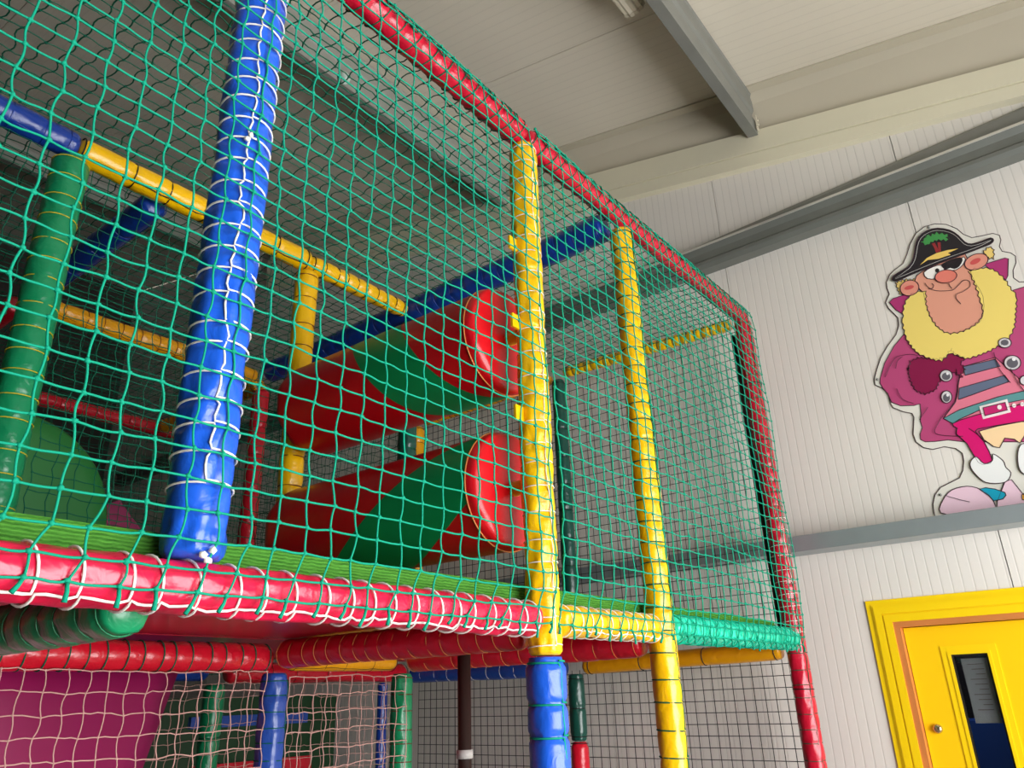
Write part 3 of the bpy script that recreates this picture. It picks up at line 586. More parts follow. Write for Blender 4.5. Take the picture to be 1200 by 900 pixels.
# ---- things inside
# slide: a wide chute with a bowed underside and a slanting right-hand edge
mb = MB(); nu, nv = 16, 14; u = np.linspace(0, 1, nu)[:, None]; v = np.linspace(0, 1, nv)[None]
hh = .19-1.832*v; xr = 1.65-.353*(.19-hh); xl = .15-.10*v
X_ = xl+(xr-xl)*u; Y_ = 2.86-.14*np.sin(np.pi*np.clip(u, 0, 1))-.25*v+0*u; Z_ = Zh(hh)+0*u
front = np.stack([X_+0*v, Y_, Z_], -1); back = front+np.array([0, .05, 0]); ii = np.arange(nu*nv).reshape(nu, nv)
qf = np.stack([ii[:-1, :-1], ii[1:, :-1], ii[1:, 1:], ii[:-1, 1:]], -1).reshape(-1, 4); N_ = nu*nv
rim = [ii[i_, 0] for i_ in range(nu)]+[ii[-1, j_] for j_ in range(1, nv)]+[ii[i_, -1] for i_ in range(nu-2, -1, -1)]+[ii[0, j_] for j_ in range(nv-2, 0, -1)]
ff = qf.tolist()+(qf[:, ::-1]+N_).tolist()+[[int(a_), int(a_+N_), int(b_+N_), int(b_)] for a_, b_ in zip(rim, rim[1:]+rim[:1])]
mb.add(np.concatenate([front.reshape(-1, 3), back.reshape(-1, 3)]), ff, 0, True)
o = mb.build('slide', M['magenta'], tri=True); tag(o, 'magenta slide seen through the pale pink net below the deck', 'slide')
mb = MB(); mb.prism([(1.44, Zh(.29)), (1.78, Zh(.29)), (1.78, Zh(.80)), (1.66, Zh(.92)), (1.56, Zh(.86))], 3.62, 3.75, plane='XZ'); o = mb.build('slide_hood', M['magenta'], tri=True); tag(o, 'small magenta slide hood deep inside above the deck', 'slide')
mb = MB(); k = 40; th = np.arange(k)*2*np.pi/k
rad = [.30, .36, .38, .38, .36, .30]; yy = [3.0, 3.01, 3.04, 3.38, 3.41, 3.42]
W = np.stack([np.stack([.98+r_*np.cos(th), np.full(k, y_), Zh(.655)+r_*np.sin(th)], -1) for r_, y_ in zip(rad, yy)]); ii = np.arange(len(rad)*k).reshape(len(rad), k)
mb.add(W.reshape(-1, 3), np.stack([ii[:-1], np.roll(ii[:-1], -1, 1), np.roll(ii[1:], -1, 1), ii[1:]], -1).reshape(-1, 4).tolist()+[ii[0].tolist()[::-1], ii[-1].tolist()])
o = mb.build('padded_drum', M['hump']); tag(o, 'green padded drum on the inner deck behind the green post', 'play cushion')
rt = thing('padded_wall', (2.5, 4.35, 0), 'deep green padded wall with a blue band, far under the deck', 'padded wall')
mb = MB(); mb.box((1.5, 4.30, 0), (3.60, 4.40, Zh(.05))); mb.build('panel', M['dgreen'], rt)
mb = MB(); mb.box((2.55, 4.27, Zh(-.11)), (3.35, 4.30, Zh(-.05))); mb.build('blue_band', M['bluelow'], rt)
mb = MB(); mb.box((2.6, 4.27, Zh(-.42)), (3.4, 4.30, Zh(-.30))); mb.build('red_band', M['red'], rt)
for (x, y), lab in (((1.149, 1.49), 'clear ball caught on the roof net right of the blue post'), ((1.897, 1.30), 'clear ball caught on the roof net just right of the corner post')):
    mb = MB(); k, n = 20, 11; r_ = .021
    W = [(x+r_*math.sin(math.pi*a/(n-1))*math.cos(2*math.pi*b/k)*(1+.0), y+r_*math.sin(math.pi*a/(n-1))*math.sin(2*math.pi*b/k), Zh(1.792)+r_*math.cos(math.pi*a/(n-1))) for a in range(n) for b in range(k)]
    ii = np.arange(n*k).reshape(n, k); mb.add(W, np.stack([ii[:-1], np.roll(ii[:-1], -1, 1), np.roll(ii[1:], -1, 1), ii[1:]], -1).reshape(-1, 4)); o = mb.build('play_ball', M['ball']); tag(o, lab, 'ball', 'clear balls on the roof net')
# =================================================================== PIRATE CUT-OUT
# printed shapes as (y, z) points on the gable wall
PIRATE = [
('board', (226, 224, 214), 0, [[(0.5378, 3.5471), (0.5166, 3.5835), (0.4903, 3.6011), (0.4436, 3.6216), (0.4154, 3.6661), (0.3893, 3.7171), (0.3526, 3.7637), (0.3084, 3.7841), (0.2612, 3.7802), (0.215, 3.7563), (0.1777, 3.7154), (0.158, 3.6738), (0.1284, 3.6415), (0.0855, 3.6338), (0.0425, 3.6292), (0.0197, 3.6087), (0.0198, 3.5822), (0.0335, 3.5511), (0.0286, 3.5229), (-0.0013, 3.5022), (-0.0149, 3.4791), (-0.009, 3.4455), (0.0113, 3.4127), (0.0182, 3.3749), (0.0024, 3.3467), (-0.0357, 3.3341), (-0.0893, 3.2843), (-0.1237, 3.1943), (-0.1269, 3.0708), (-0.1044, 2.9316), (-0.0754, 2.8462), (-0.0201, 2.7381), (0.0265, 2.663), (0.0682, 2.553), (0.0797, 2.455), (0.0513, 2.3839), (0.0423, 2.318), (0.0503, 2.2876), (0.5741, 2.3295), (0.5786, 2.3624), (0.574, 2.4011), (0.557, 2.4422), (0.5268, 2.4722), (0.4845, 2.4864), (0.4427, 2.5005), (0.4218, 2.5317), (0.4084, 2.5735), (0.4064, 2.6089), (0.4273, 2.636), (0.4702, 2.6546), (0.5188, 2.6515), (0.5555, 2.6688), (0.581, 2.7025), (0.5851, 2.7412), (0.5636, 2.8219), (0.5677, 2.8422), (0.6058, 2.8615), (0.6425, 2.8904), (0.65, 2.9171), (0.6485, 2.9665), (0.6718, 3.003), (0.6983, 3.0255), (0.6967, 3.0557), (0.6732, 3.1056), (0.6443, 3.1591), (0.6029, 3.2089), (0.5533, 3.2558), (0.5306, 3.301), (0.5265, 3.342), (0.5577, 3.4065), (0.5641, 3.4414), (0.5378, 3.481), (0.5416, 3.5154)]], True),
('coat', (186, 74, 122), 1, [[(0.5205, 3.2451), (0.5738, 3.1997), (0.6335, 3.1248), (0.6687, 3.0529), (0.6753, 3.0293), (0.6676, 3.0018), (0.6508, 2.9641), (0.6437, 2.9184), (0.608, 2.8914), (0.5514, 2.8787), (0.5246, 2.8795), (0.5305, 2.8329), (0.5415, 2.7973), (0.5398, 2.7636), (0.556, 2.7344), (0.5591, 2.7088), (0.5419, 2.6937), (0.503, 2.6868), (0.4483, 2.6818), (0.3836, 2.658), (0.3472, 2.6498), (0.0861, 2.591), (-0.0009, 2.7431), (-0.0585, 2.8868), (-0.0856, 2.992), (-0.0995, 3.1553), (-0.0738, 3.2803), (-0.0089, 3.3164), (0.0328, 3.3151), (0.1697, 3.2094), (0.404, 3.2481)]], True),
('collar', (176, 52, 116), 2, [[(0.5472, 3.4353), (0.5263, 3.4495), (0.477, 3.451), (0.4063, 3.454), (0.4586, 3.3928), (0.4987, 3.3483), (0.5264, 3.3847)], [(0.1128, 3.4839), (0.0262, 3.4844), (0.0144, 3.4755), (0.0369, 3.3922), (0.0482, 3.3742), (0.0856, 3.4317)]], True),
('shirt', (224, 124, 146), 2, [[(0.3144, 3.0102), (0.1769, 3.0171), (0.1015, 2.8691), (0.0759, 2.7987), (0.1266, 2.7672), (0.3251, 2.7445), (0.4057, 2.7484), (0.445, 2.785), (0.3784, 2.851), (0.3468, 2.9376)]], True),
('shirt_stripe', (98, 110, 134), 3, [[(0.3092, 3.0086), (0.179, 3.0082), (0.1685, 2.97), (0.3126, 2.9663)], [(0.3488, 2.9114), (0.1618, 2.9231), (0.1512, 2.8903), (0.3641, 2.8586)]], True),
('shirt_band', (92, 148, 150), 3, [[(0.4424, 2.7863), (0.372, 2.8099), (0.2139, 2.8309), (0.1103, 2.8333), (0.1092, 2.7941), (0.2673, 2.7961), (0.3821, 2.7658), (0.413, 2.7511)]], True),
('cuff', (134, 20, 70), 3, [[(0.5421, 3.0579), (0.5306, 3.0648), (0.5335, 3.0797), (0.5216, 3.0863), (0.5221, 3.1046), (0.5115, 3.0983), (0.5037, 3.1073), (0.493, 3.1005), (0.4839, 3.1126), (0.4786, 3.1015), (0.4677, 3.108), (0.4635, 3.0939), (0.4526, 3.1006), (0.4482, 3.087), (0.4375, 3.0931), (0.4327, 3.0812), (0.4224, 3.0863), (0.417, 3.0719), (0.408, 3.0821), (0.4008, 3.0708), (0.3919, 3.081), (0.3846, 3.0714), (0.3758, 3.0797), (0.3652, 3.0699), (0.3651, 3.0836), (0.3548, 3.0862), (0.3546, 3.1), (0.3424, 3.1003), (0.3352, 3.1127), (0.3419, 3.0995), (0.3304, 3.0934), (0.3356, 3.0772), (0.3236, 3.0793), (0.3226, 3.0651), (0.3109, 3.0671), (0.3102, 3.0524), (0.2976, 3.0558), (0.2957, 3.0481), (0.3009, 3.037), (0.3113, 3.0388), (0.313, 3.0333), (0.3177, 3.0198), (0.3071, 3.0153), (0.3107, 3.0025), (0.302, 2.9919), (0.3137, 2.9922), (0.3169, 2.9786), (0.3305, 2.975), (0.3225, 2.9655), (0.3229, 2.9598), (0.3356, 2.9603), (0.3335, 2.9756), (0.3466, 2.9758), (0.3441, 2.9915), (0.3524, 2.9904), (0.3629, 2.9959), (0.3693, 2.9836), (0.3805, 2.9921), (0.3863, 2.9773), (0.3973, 2.9847), (0.4036, 2.9716), (0.4158, 2.9762), (0.4156, 2.9621), (0.4281, 2.9614), (0.4283, 2.9477), (0.4387, 2.9447), (0.4387, 2.931), (0.4488, 2.9332), (0.4567, 2.9221), (0.4665, 2.9297), (0.4744, 2.9181), (0.4841, 2.9247), (0.4947, 2.9162), (0.4968, 2.93), (0.5097, 2.9263), (0.5121, 2.9398), (0.5235, 2.9386), (0.5253, 2.9497), (0.5353, 2.9576), (0.53, 2.9712), (0.5414, 2.9787), (0.5339, 2.9932), (0.5461, 3.0025), (0.5355, 3.0111), (0.5439, 3.0219), (0.5364, 3.0309), (0.543, 3.0415), (0.5348, 3.0504), (0.5401, 3.061), (0.5397, 3.0715)]], True),
('sash', (214, 22, 112), 4, [[(0.4128, 2.752), (0.375, 2.7616), (0.3118, 2.7688), (0.2132, 2.7745), (0.1246, 2.7757), (0.0931, 2.7708), (0.0863, 2.7568), (0.0898, 2.7218), (0.103, 2.6903), (0.1155, 2.6899), (0.1436, 2.6985), (0.2154, 2.7022), (0.2891, 2.704), (0.3215, 2.7039), (0.3326, 2.6962), (0.3254, 2.6741), (0.3113, 2.6417), (0.3022, 2.5932), (0.2994, 2.5507), (0.3111, 2.5394), (0.3276, 2.5408), (0.3414, 2.5407), (0.3546, 2.5534), (0.3662, 2.5979), (0.3782, 2.6478), (0.3956, 2.6783), (0.4088, 2.7003), (0.405, 2.7146), (0.3991, 2.7256), (0.4117, 2.7392)]], True),
('belt_buckle', (238, 228, 226), 5, [[(0.2918, 2.8052), (0.1798, 2.8118), (0.1803, 2.7495), (0.2911, 2.7435)]], False),
('belt_hole', (238, 228, 226), 5, [[(0.1538, 2.7742), (0.1547, 2.7719), (0.156, 2.7698), (0.1577, 2.7682), (0.1596, 2.7671), (0.1616, 2.7667), (0.1637, 2.7669), (0.1655, 2.7677), (0.1671, 2.7691), (0.1683, 2.771), (0.1691, 2.7732), (0.1693, 2.7756), (0.1689, 2.7781), (0.1681, 2.7805), (0.1668, 2.7825), (0.1651, 2.7842), (0.1632, 2.7853), (0.1611, 2.7857), (0.1591, 2.7855), (0.1572, 2.7847), (0.1556, 2.7833), (0.1544, 2.7814), (0.1537, 2.7792), (0.1535, 2.7767)], [(0.1231, 2.7726), (0.124, 2.7703), (0.1253, 2.7682), (0.1269, 2.7666), (0.1289, 2.7655), (0.1309, 2.7651), (0.1329, 2.7652), (0.1347, 2.7661), (0.1363, 2.7675), (0.1375, 2.7693), (0.1382, 2.7716), (0.1384, 2.774), (0.1381, 2.7765), (0.1372, 2.7788), (0.1359, 2.7809), (0.1343, 2.7825), (0.1323, 2.7836), (0.1303, 2.784), (0.1283, 2.7838), (0.1265, 2.783), (0.1249, 2.7816), (0.1237, 2.7797), (0.123, 2.7775), (0.1228, 2.7751)]], False),
('buckle_inset', (196, 40, 110), 6, [[(0.2781, 2.7952), (0.1898, 2.7981), (0.1905, 2.762), (0.2796, 2.7571)]], True),
('buckle_dot', (240, 228, 226), 7, [[(0.2084, 2.7792), (0.2094, 2.7766), (0.2108, 2.7744), (0.2126, 2.7726), (0.2148, 2.7714), (0.217, 2.7709), (0.2193, 2.7711), (0.2214, 2.772), (0.2232, 2.7735), (0.2245, 2.7756), (0.2253, 2.7781), (0.2256, 2.7808), (0.2252, 2.7835), (0.2243, 2.7861), (0.2229, 2.7884), (0.221, 2.7902), (0.2189, 2.7914), (0.2166, 2.7919), (0.2143, 2.7917), (0.2123, 2.7908), (0.2105, 2.7892), (0.2091, 2.7871), (0.2083, 2.7846), (0.2081, 2.782)]], False),
('trousers', (248, 214, 166), 3, [[(0.3182, 2.6928), (0.2453, 2.6998), (0.1544, 2.6984), (0.103, 2.6903), (0.1215, 2.6163), (0.1552, 2.6371), (0.1806, 2.6062), (0.197, 2.6274), (0.23, 2.6411), (0.2599, 2.6019), (0.2809, 2.6127), (0.292, 2.6285), (0.3093, 2.6502)]], True),
('stocking', (236, 238, 236), 5, [[(0.3824, 2.5636), (0.3749, 2.5721), (0.3651, 2.5791), (0.3558, 2.5802), (0.3488, 2.5704), (0.3423, 2.5548), (0.3343, 2.544), (0.3227, 2.5422), (0.3096, 2.5453), (0.2994, 2.5507), (0.2952, 2.5611), (0.2939, 2.574), (0.2903, 2.5795), (0.281, 2.5718), (0.2695, 2.5569), (0.261, 2.5427), (0.2583, 2.5319), (0.2585, 2.5217), (0.2576, 2.5118), (0.2529, 2.5022), (0.2472, 2.493), (0.245, 2.4835), (0.2486, 2.4727), (0.2558, 2.4616), (0.2646, 2.4532), (0.2743, 2.4486), (0.2857, 2.4467), (0.2986, 2.4469), (0.3144, 2.4491), (0.3317, 2.4536), (0.3467, 2.4603), (0.3573, 2.4697), (0.3653, 2.4814), (0.3723, 2.4938), (0.379, 2.507), (0.3846, 2.5209), (0.3878, 2.5337), (0.3884, 2.5449), (0.3866, 2.555)], [(0.1677, 2.6007), (0.1788, 2.5987), (0.1882, 2.5876), (0.1961, 2.5723), (0.203, 2.552), (0.2083, 2.5276), (0.2108, 2.5066), (0.2102, 2.4913), (0.2067, 2.4792), (0.1999, 2.4704), (0.1885, 2.4622), (0.1739, 2.4571), (0.1599, 2.4625), (0.145, 2.4853), (0.1304, 2.5187), (0.1245, 2.5482), (0.1335, 2.5711), (0.1514, 2.5903)]], True),
('shoe', (240, 206, 222), 3, [[(0.5507, 2.3578), (0.5531, 2.3753), (0.5416, 2.3963), (0.5278, 2.415), (0.5157, 2.4298), (0.5013, 2.4422), (0.4848, 2.4512), (0.4647, 2.4564), (0.4426, 2.4583), (0.4222, 2.4571), (0.4046, 2.4524), (0.3886, 2.4446), (0.3748, 2.4353), (0.3632, 2.4249), (0.3537, 2.4129), (0.3462, 2.4002), (0.3406, 2.3861), (0.3369, 2.3712), (0.3357, 2.3586), (0.3344, 2.3493), (0.3354, 2.3421), (0.3467, 2.3369), (0.3745, 2.3333), (0.4129, 2.3315), (0.4509, 2.3329), (0.4888, 2.3378), (0.5264, 2.346)], [(0.2759, 2.4511), (0.2499, 2.4546), (0.2221, 2.3806), (0.1595, 2.3546), (0.1693, 2.3155), (0.3308, 2.3427), (0.3241, 2.3709)]], True),
('shoe_buckle', (24, 164, 196), 4, [[(0.3783, 2.436), (0.3521, 2.4372), (0.3198, 2.4252), (0.2873, 2.404), (0.2859, 2.392), (0.3008, 2.3778), (0.336, 2.3755), (0.3512, 2.4037)]], True),
('peg_leg', (226, 164, 56), 4, [[(0.2284, 2.3834), (0.1759, 2.3988), (0.1831, 2.3423), (0.232, 2.3632)]], True),
('hair', (238, 208, 120), 2, [[(0.4996, 3.5348), (0.4897, 3.526), (0.4819, 3.5349), (0.4719, 3.5256), (0.4632, 3.5379), (0.457, 3.5237), (0.4462, 3.5342), (0.4401, 3.5201), (0.43, 3.527), (0.4238, 3.5139), (0.4136, 3.5219), (0.4096, 3.5177), (0.4104, 3.5012), (0.4237, 3.5014), (0.4237, 3.4838), (0.4375, 3.4847), (0.4401, 3.4677), (0.452, 3.4746), (0.4577, 3.461), (0.469, 3.4658), (0.4744, 3.4511), (0.4813, 3.4563), (0.4935, 3.4626), (0.4911, 3.476), (0.499, 3.486), (0.4914, 3.4974), (0.4999, 3.5074), (0.4933, 3.5187)], [(0.0986, 3.5562), (0.0881, 3.5524), (0.0832, 3.5653), (0.076, 3.5608), (0.0647, 3.563), (0.0644, 3.5519), (0.0563, 3.5416), (0.0647, 3.5325), (0.0606, 3.5186), (0.0683, 3.5096), (0.0697, 3.492), (0.0748, 3.5069), (0.0865, 3.5008), (0.0877, 3.5151), (0.1006, 3.5192), (0.0932, 3.53), (0.1003, 3.5404)]], True),
('face', (226, 158, 134), 3, [[(0.3981, 3.5321), (0.3707, 3.5442), (0.3374, 3.5519), (0.3086, 3.5587), (0.2748, 3.5649), (0.2212, 3.5789), (0.1758, 3.5784), (0.1696, 3.5331), (0.1747, 3.477), (0.1722, 3.4377), (0.1681, 3.4014), (0.1593, 3.3641), (0.1543, 3.3246), (0.1619, 3.2756), (0.1762, 3.2316), (0.1928, 3.2076), (0.2166, 3.1935), (0.2551, 3.1829), (0.2956, 3.1797), (0.3253, 3.1855), (0.3494, 3.2014), (0.3695, 3.231), (0.384, 3.2703), (0.3908, 3.3201), (0.3928, 3.3693), (0.3903, 3.4035), (0.3895, 3.4317), (0.4019, 3.4584), (0.4129, 3.4834), (0.4108, 3.5097)]], True),
('beard', (240, 216, 116), 4, [[(0.5095, 3.3257), (0.4988, 3.3408), (0.5015, 3.3616), (0.4893, 3.3743), (0.4896, 3.3946), (0.4768, 3.4003), (0.4759, 3.4172), (0.4577, 3.4261), (0.4421, 3.4451), (0.4213, 3.4396), (0.4093, 3.4479), (0.3982, 3.4398), (0.3753, 3.4354), (0.383, 3.4227), (0.3789, 3.4067), (0.3889, 3.3961), (0.3851, 3.3807), (0.3936, 3.3684), (0.3868, 3.3523), (0.394, 3.3361), (0.3858, 3.3208), (0.3911, 3.303), (0.3817, 3.2883), (0.3849, 3.2701), (0.3737, 3.2604), (0.3764, 3.243), (0.3649, 3.2347), (0.3631, 3.2197), (0.3522, 3.2139), (0.3494, 3.1981), (0.3345, 3.1966), (0.3249, 3.1805), (0.3091, 3.1878), (0.2954, 3.1764), (0.283, 3.1845), (0.2698, 3.177), (0.2582, 3.1878), (0.244, 3.1822), (0.2332, 3.1946), (0.2191, 3.1919), (0.2127, 3.2039), (0.2007, 3.2022), (0.1957, 3.215), (0.1826, 3.222), (0.1789, 3.2373), (0.17, 3.2506), (0.1735, 3.2662), (0.1661, 3.2832), (0.1729, 3.3), (0.1676, 3.3179), (0.1736, 3.3359), (0.1652, 3.3537), (0.174, 3.3704), (0.1675, 3.3858), (0.1761, 3.3989), (0.1689, 3.4131), (0.1774, 3.4239), (0.175, 3.4486), (0.1818, 3.4709), (0.1703, 3.4689), (0.1545, 3.4789), (0.1444, 3.4687), (0.1321, 3.4741), (0.1222, 3.4627), (0.1091, 3.4648), (0.0951, 3.4488), (0.0837, 3.4476), (0.0814, 3.434), (0.069, 3.4249), (0.0675, 3.407), (0.0546, 3.3957), (0.056, 3.376), (0.0445, 3.3637), (0.0489, 3.3451), (0.039, 3.3332), (0.0417, 3.3164), (0.0289, 3.299), (0.0317, 3.2778), (0.0306, 3.2595), (0.0405, 3.2456), (0.0383, 3.2302), (0.0481, 3.2209), (0.0455, 3.2056), (0.0561, 3.1965), (0.0538, 3.1819), (0.0624, 3.1722), (0.0606, 3.1578), (0.0711, 3.1501), (0.0694, 3.1347), (0.082, 3.1265), (0.0854, 3.1092), (0.0987, 3.1042), (0.1047, 3.0864), (0.1164, 3.0878), (0.1228, 3.0749), (0.1346, 3.0783), (0.1435, 3.0643), (0.1566, 3.0691), (0.1663, 3.0572), (0.1774, 3.0617), (0.1866, 3.0499), (0.1979, 3.055), (0.2077, 3.0463), (0.218, 3.0515), (0.2274, 3.0425), (0.2379, 3.0488), (0.2475, 3.0395), (0.2605, 3.0467), (0.2734, 3.0377), (0.2832, 3.0456), (0.296, 3.0425), (0.3016, 3.0556), (0.3135, 3.0589), (0.3183, 3.0741), (0.3318, 3.0721), (0.3366, 3.0859), (0.345, 3.0867), (0.3583, 3.0868), (0.3655, 3.0737), (0.3789, 3.0722), (0.3887, 3.0569), (0.3987, 3.0708), (0.4145, 3.0688), (0.4197, 3.0814), (0.4315, 3.0818), (0.4369, 3.0942), (0.4516, 3.0967), (0.4579, 3.1127), (0.4727, 3.1175), (0.4779, 3.1331), (0.488, 3.1406), (0.4882, 3.1552), (0.5001, 3.1624), (0.4964, 3.1778), (0.5075, 3.1863), (0.5041, 3.2006), (0.5148, 3.2152), (0.5099, 3.2323), (0.517, 3.248), (0.5102, 3.2634), (0.517, 3.2794), (0.5083, 3.293), (0.5131, 3.3104)]], True),
('ear', (228, 150, 130), 5, [[(0.4005, 3.4754), (0.4019, 3.4647), (0.4061, 3.4549), (0.4127, 3.4465), (0.4213, 3.4402), (0.4313, 3.4364), (0.4422, 3.4354), (0.453, 3.4372), (0.4632, 3.4417), (0.472, 3.4487), (0.4788, 3.4576), (0.4831, 3.4679), (0.4847, 3.4789), (0.4833, 3.4897), (0.4791, 3.4998), (0.4724, 3.5082), (0.4636, 3.5146), (0.4534, 3.5183), (0.4425, 3.5192), (0.4315, 3.5173), (0.4214, 3.5126), (0.4127, 3.5055), (0.4061, 3.4966), (0.4019, 3.4863)], [(0.0905, 3.5104), (0.0918, 3.5), (0.0963, 3.49), (0.1037, 3.4812), (0.1135, 3.4742), (0.1251, 3.4694), (0.1378, 3.4671), (0.1505, 3.4675), (0.1626, 3.4707), (0.1731, 3.4763), (0.1814, 3.4841), (0.1868, 3.4935), (0.1889, 3.5039), (0.1877, 3.5145), (0.1832, 3.5246), (0.1756, 3.5335), (0.1656, 3.5407), (0.1538, 3.5455), (0.141, 3.5476), (0.1282, 3.547), (0.1161, 3.5437), (0.1058, 3.5379), (0.0977, 3.5301), (0.0925, 3.5207)]], True),
('inner_ear', (206, 84, 84), 6, [[(0.4217, 3.4789), (0.4224, 3.4762), (0.4246, 3.4738), (0.428, 3.4717), (0.4326, 3.4703), (0.4378, 3.4694), (0.4435, 3.4693), (0.4491, 3.4699), (0.4544, 3.4711), (0.459, 3.473), (0.4625, 3.4753), (0.4647, 3.4779), (0.4655, 3.4807), (0.4647, 3.4834), (0.4626, 3.4858), (0.4591, 3.4878), (0.4545, 3.4893), (0.4492, 3.4901), (0.4436, 3.4903), (0.4379, 3.4897), (0.4326, 3.4884), (0.4281, 3.4865), (0.4246, 3.4842), (0.4224, 3.4816)], [(0.1198, 3.5147), (0.1202, 3.5112), (0.1221, 3.5077), (0.1255, 3.5044), (0.13, 3.5014), (0.1353, 3.4991), (0.1412, 3.4976), (0.1472, 3.497), (0.1528, 3.4973), (0.1578, 3.4984), (0.1618, 3.5005), (0.1644, 3.5032), (0.1656, 3.5064), (0.1652, 3.5099), (0.1632, 3.5135), (0.1598, 3.5169), (0.1553, 3.5198), (0.1499, 3.5221), (0.144, 3.5236), (0.138, 3.5242), (0.1324, 3.5239), (0.1274, 3.5227), (0.1235, 3.5207), (0.1209, 3.518)]], False),
('eye', (246, 244, 238), 5, [[(0.3644, 3.5353), (0.3455, 3.5456), (0.3205, 3.5506), (0.2972, 3.5512), (0.2793, 3.545), (0.2734, 3.5269), (0.2777, 3.5068), (0.2954, 3.4927), (0.318, 3.485), (0.339, 3.488), (0.356, 3.4985), (0.3653, 3.5167)], [(0.2753, 3.5327), (0.2284, 3.5461), (0.1819, 3.552), (0.1793, 3.5362), (0.1926, 3.5158), (0.2084, 3.5038), (0.2272, 3.4977), (0.246, 3.5008), (0.2621, 3.5092), (0.2767, 3.5204)]], True),
('eye_patch', (22, 18, 26), 6, [[(0.2817, 3.5492), (0.2604, 3.5552), (0.2343, 3.5582), (0.2134, 3.5584), (0.1976, 3.5552), (0.1908, 3.5473), (0.1912, 3.5365), (0.1997, 3.5229), (0.2119, 3.5107), (0.2232, 3.5052), (0.234, 3.5046), (0.2423, 3.5108), (0.2502, 3.5174), (0.2601, 3.5157), (0.2693, 3.5142), (0.2754, 3.5201), (0.2795, 3.5289), (0.2842, 3.5394)], [(0.2973, 3.5209), (0.2982, 3.5182), (0.2997, 3.5159), (0.3015, 3.5142), (0.3037, 3.5132), (0.306, 3.5129), (0.3083, 3.5134), (0.3105, 3.5146), (0.3123, 3.5165), (0.3137, 3.519), (0.3146, 3.5218), (0.3148, 3.5247), (0.3145, 3.5277), (0.3136, 3.5304), (0.3121, 3.5327), (0.3103, 3.5344), (0.3081, 3.5354), (0.3058, 3.5357), (0.3035, 3.5352), (0.3013, 3.5339), (0.2995, 3.532), (0.2981, 3.5296), (0.2973, 3.5268), (0.297, 3.5239)]], False),
('nose', (230, 128, 112), 7, [[(0.2316, 3.4698), (0.2341, 3.4613), (0.2396, 3.454), (0.2476, 3.4483), (0.2576, 3.4447), (0.269, 3.4435), (0.281, 3.4446), (0.2928, 3.4481), (0.3035, 3.4537), (0.3126, 3.461), (0.3192, 3.4696), (0.323, 3.4788), (0.3236, 3.4881), (0.3211, 3.4968), (0.3155, 3.5042), (0.3074, 3.5099), (0.2971, 3.5135), (0.2856, 3.5146), (0.2735, 3.5134), (0.2617, 3.5097), (0.251, 3.504), (0.2422, 3.4966), (0.2357, 3.4881), (0.2321, 3.4789)]], True),
('hat', (28, 24, 32), 7, [[(0.5098, 3.5508), (0.5079, 3.5589), (0.5003, 3.566), (0.4891, 3.5712), (0.4728, 3.5765), (0.4481, 3.5828), (0.4231, 3.5923), (0.4059, 3.6079), (0.3923, 3.6287), (0.3812, 3.6572), (0.3709, 3.6869), (0.3599, 3.7121), (0.3461, 3.7326), (0.3254, 3.746), (0.302, 3.753), (0.2791, 3.7535), (0.2555, 3.7473), (0.2302, 3.7335), (0.2073, 3.715), (0.1914, 3.6944), (0.1792, 3.672), (0.1697, 3.6476), (0.1607, 3.626), (0.1504, 3.6129), (0.1368, 3.6051), (0.1156, 3.6024), (0.0928, 3.6026), (0.0723, 3.6049), (0.0562, 3.6052), (0.0482, 3.5973), (0.0469, 3.5874), (0.0525, 3.5795), (0.0638, 3.5733), (0.0791, 3.5709), (0.1006, 3.5696), (0.1297, 3.5669), (0.1668, 3.564), (0.2153, 3.5616), (0.2677, 3.5588), (0.3176, 3.5542), (0.3639, 3.5492), (0.4024, 3.5451), (0.4357, 3.5411), (0.4667, 3.5353), (0.491, 3.5327), (0.5044, 3.5402)]], True),
('palm_leaves', (64, 150, 76), 8, [[(0.3421, 3.7035), (0.3292, 3.7002), (0.3233, 3.7151), (0.3082, 3.7192), (0.3211, 3.7372), (0.3134, 3.7237), (0.3008, 3.7283), (0.2914, 3.7117), (0.2841, 3.7268), (0.2737, 3.7162), (0.2633, 3.7287), (0.256, 3.7096), (0.2413, 3.7123), (0.2352, 3.6974), (0.2216, 3.6978), (0.2238, 3.6819), (0.2154, 3.6683), (0.2253, 3.6834), (0.2338, 3.6837), (0.2242, 3.669), (0.2367, 3.6622), (0.2434, 3.6779), (0.2554, 3.6736), (0.2636, 3.6876), (0.2731, 3.6799), (0.2814, 3.6891), (0.2889, 3.6804), (0.3004, 3.6865), (0.3073, 3.6755), (0.3154, 3.6787), (0.328, 3.6779), (0.3306, 3.6943)]], False),
('palm_trunk', (150, 38, 44), 9, [[(0.2971, 3.6726), (0.2833, 3.6724), (0.2775, 3.6368), (0.2737, 3.6155), (0.2902, 3.618), (0.2916, 3.6427)], [(0.2719, 3.6698), (0.2594, 3.6645), (0.2684, 3.6166), (0.2777, 3.6205)]], False),
('island', (240, 204, 104), 8, [[(0.3703, 3.5802), (0.3344, 3.6053), (0.2891, 3.6153), (0.2389, 3.6121), (0.1951, 3.6026), (0.2425, 3.5962), (0.2327, 3.5835), (0.288, 3.5821), (0.3326, 3.5936)]], False),
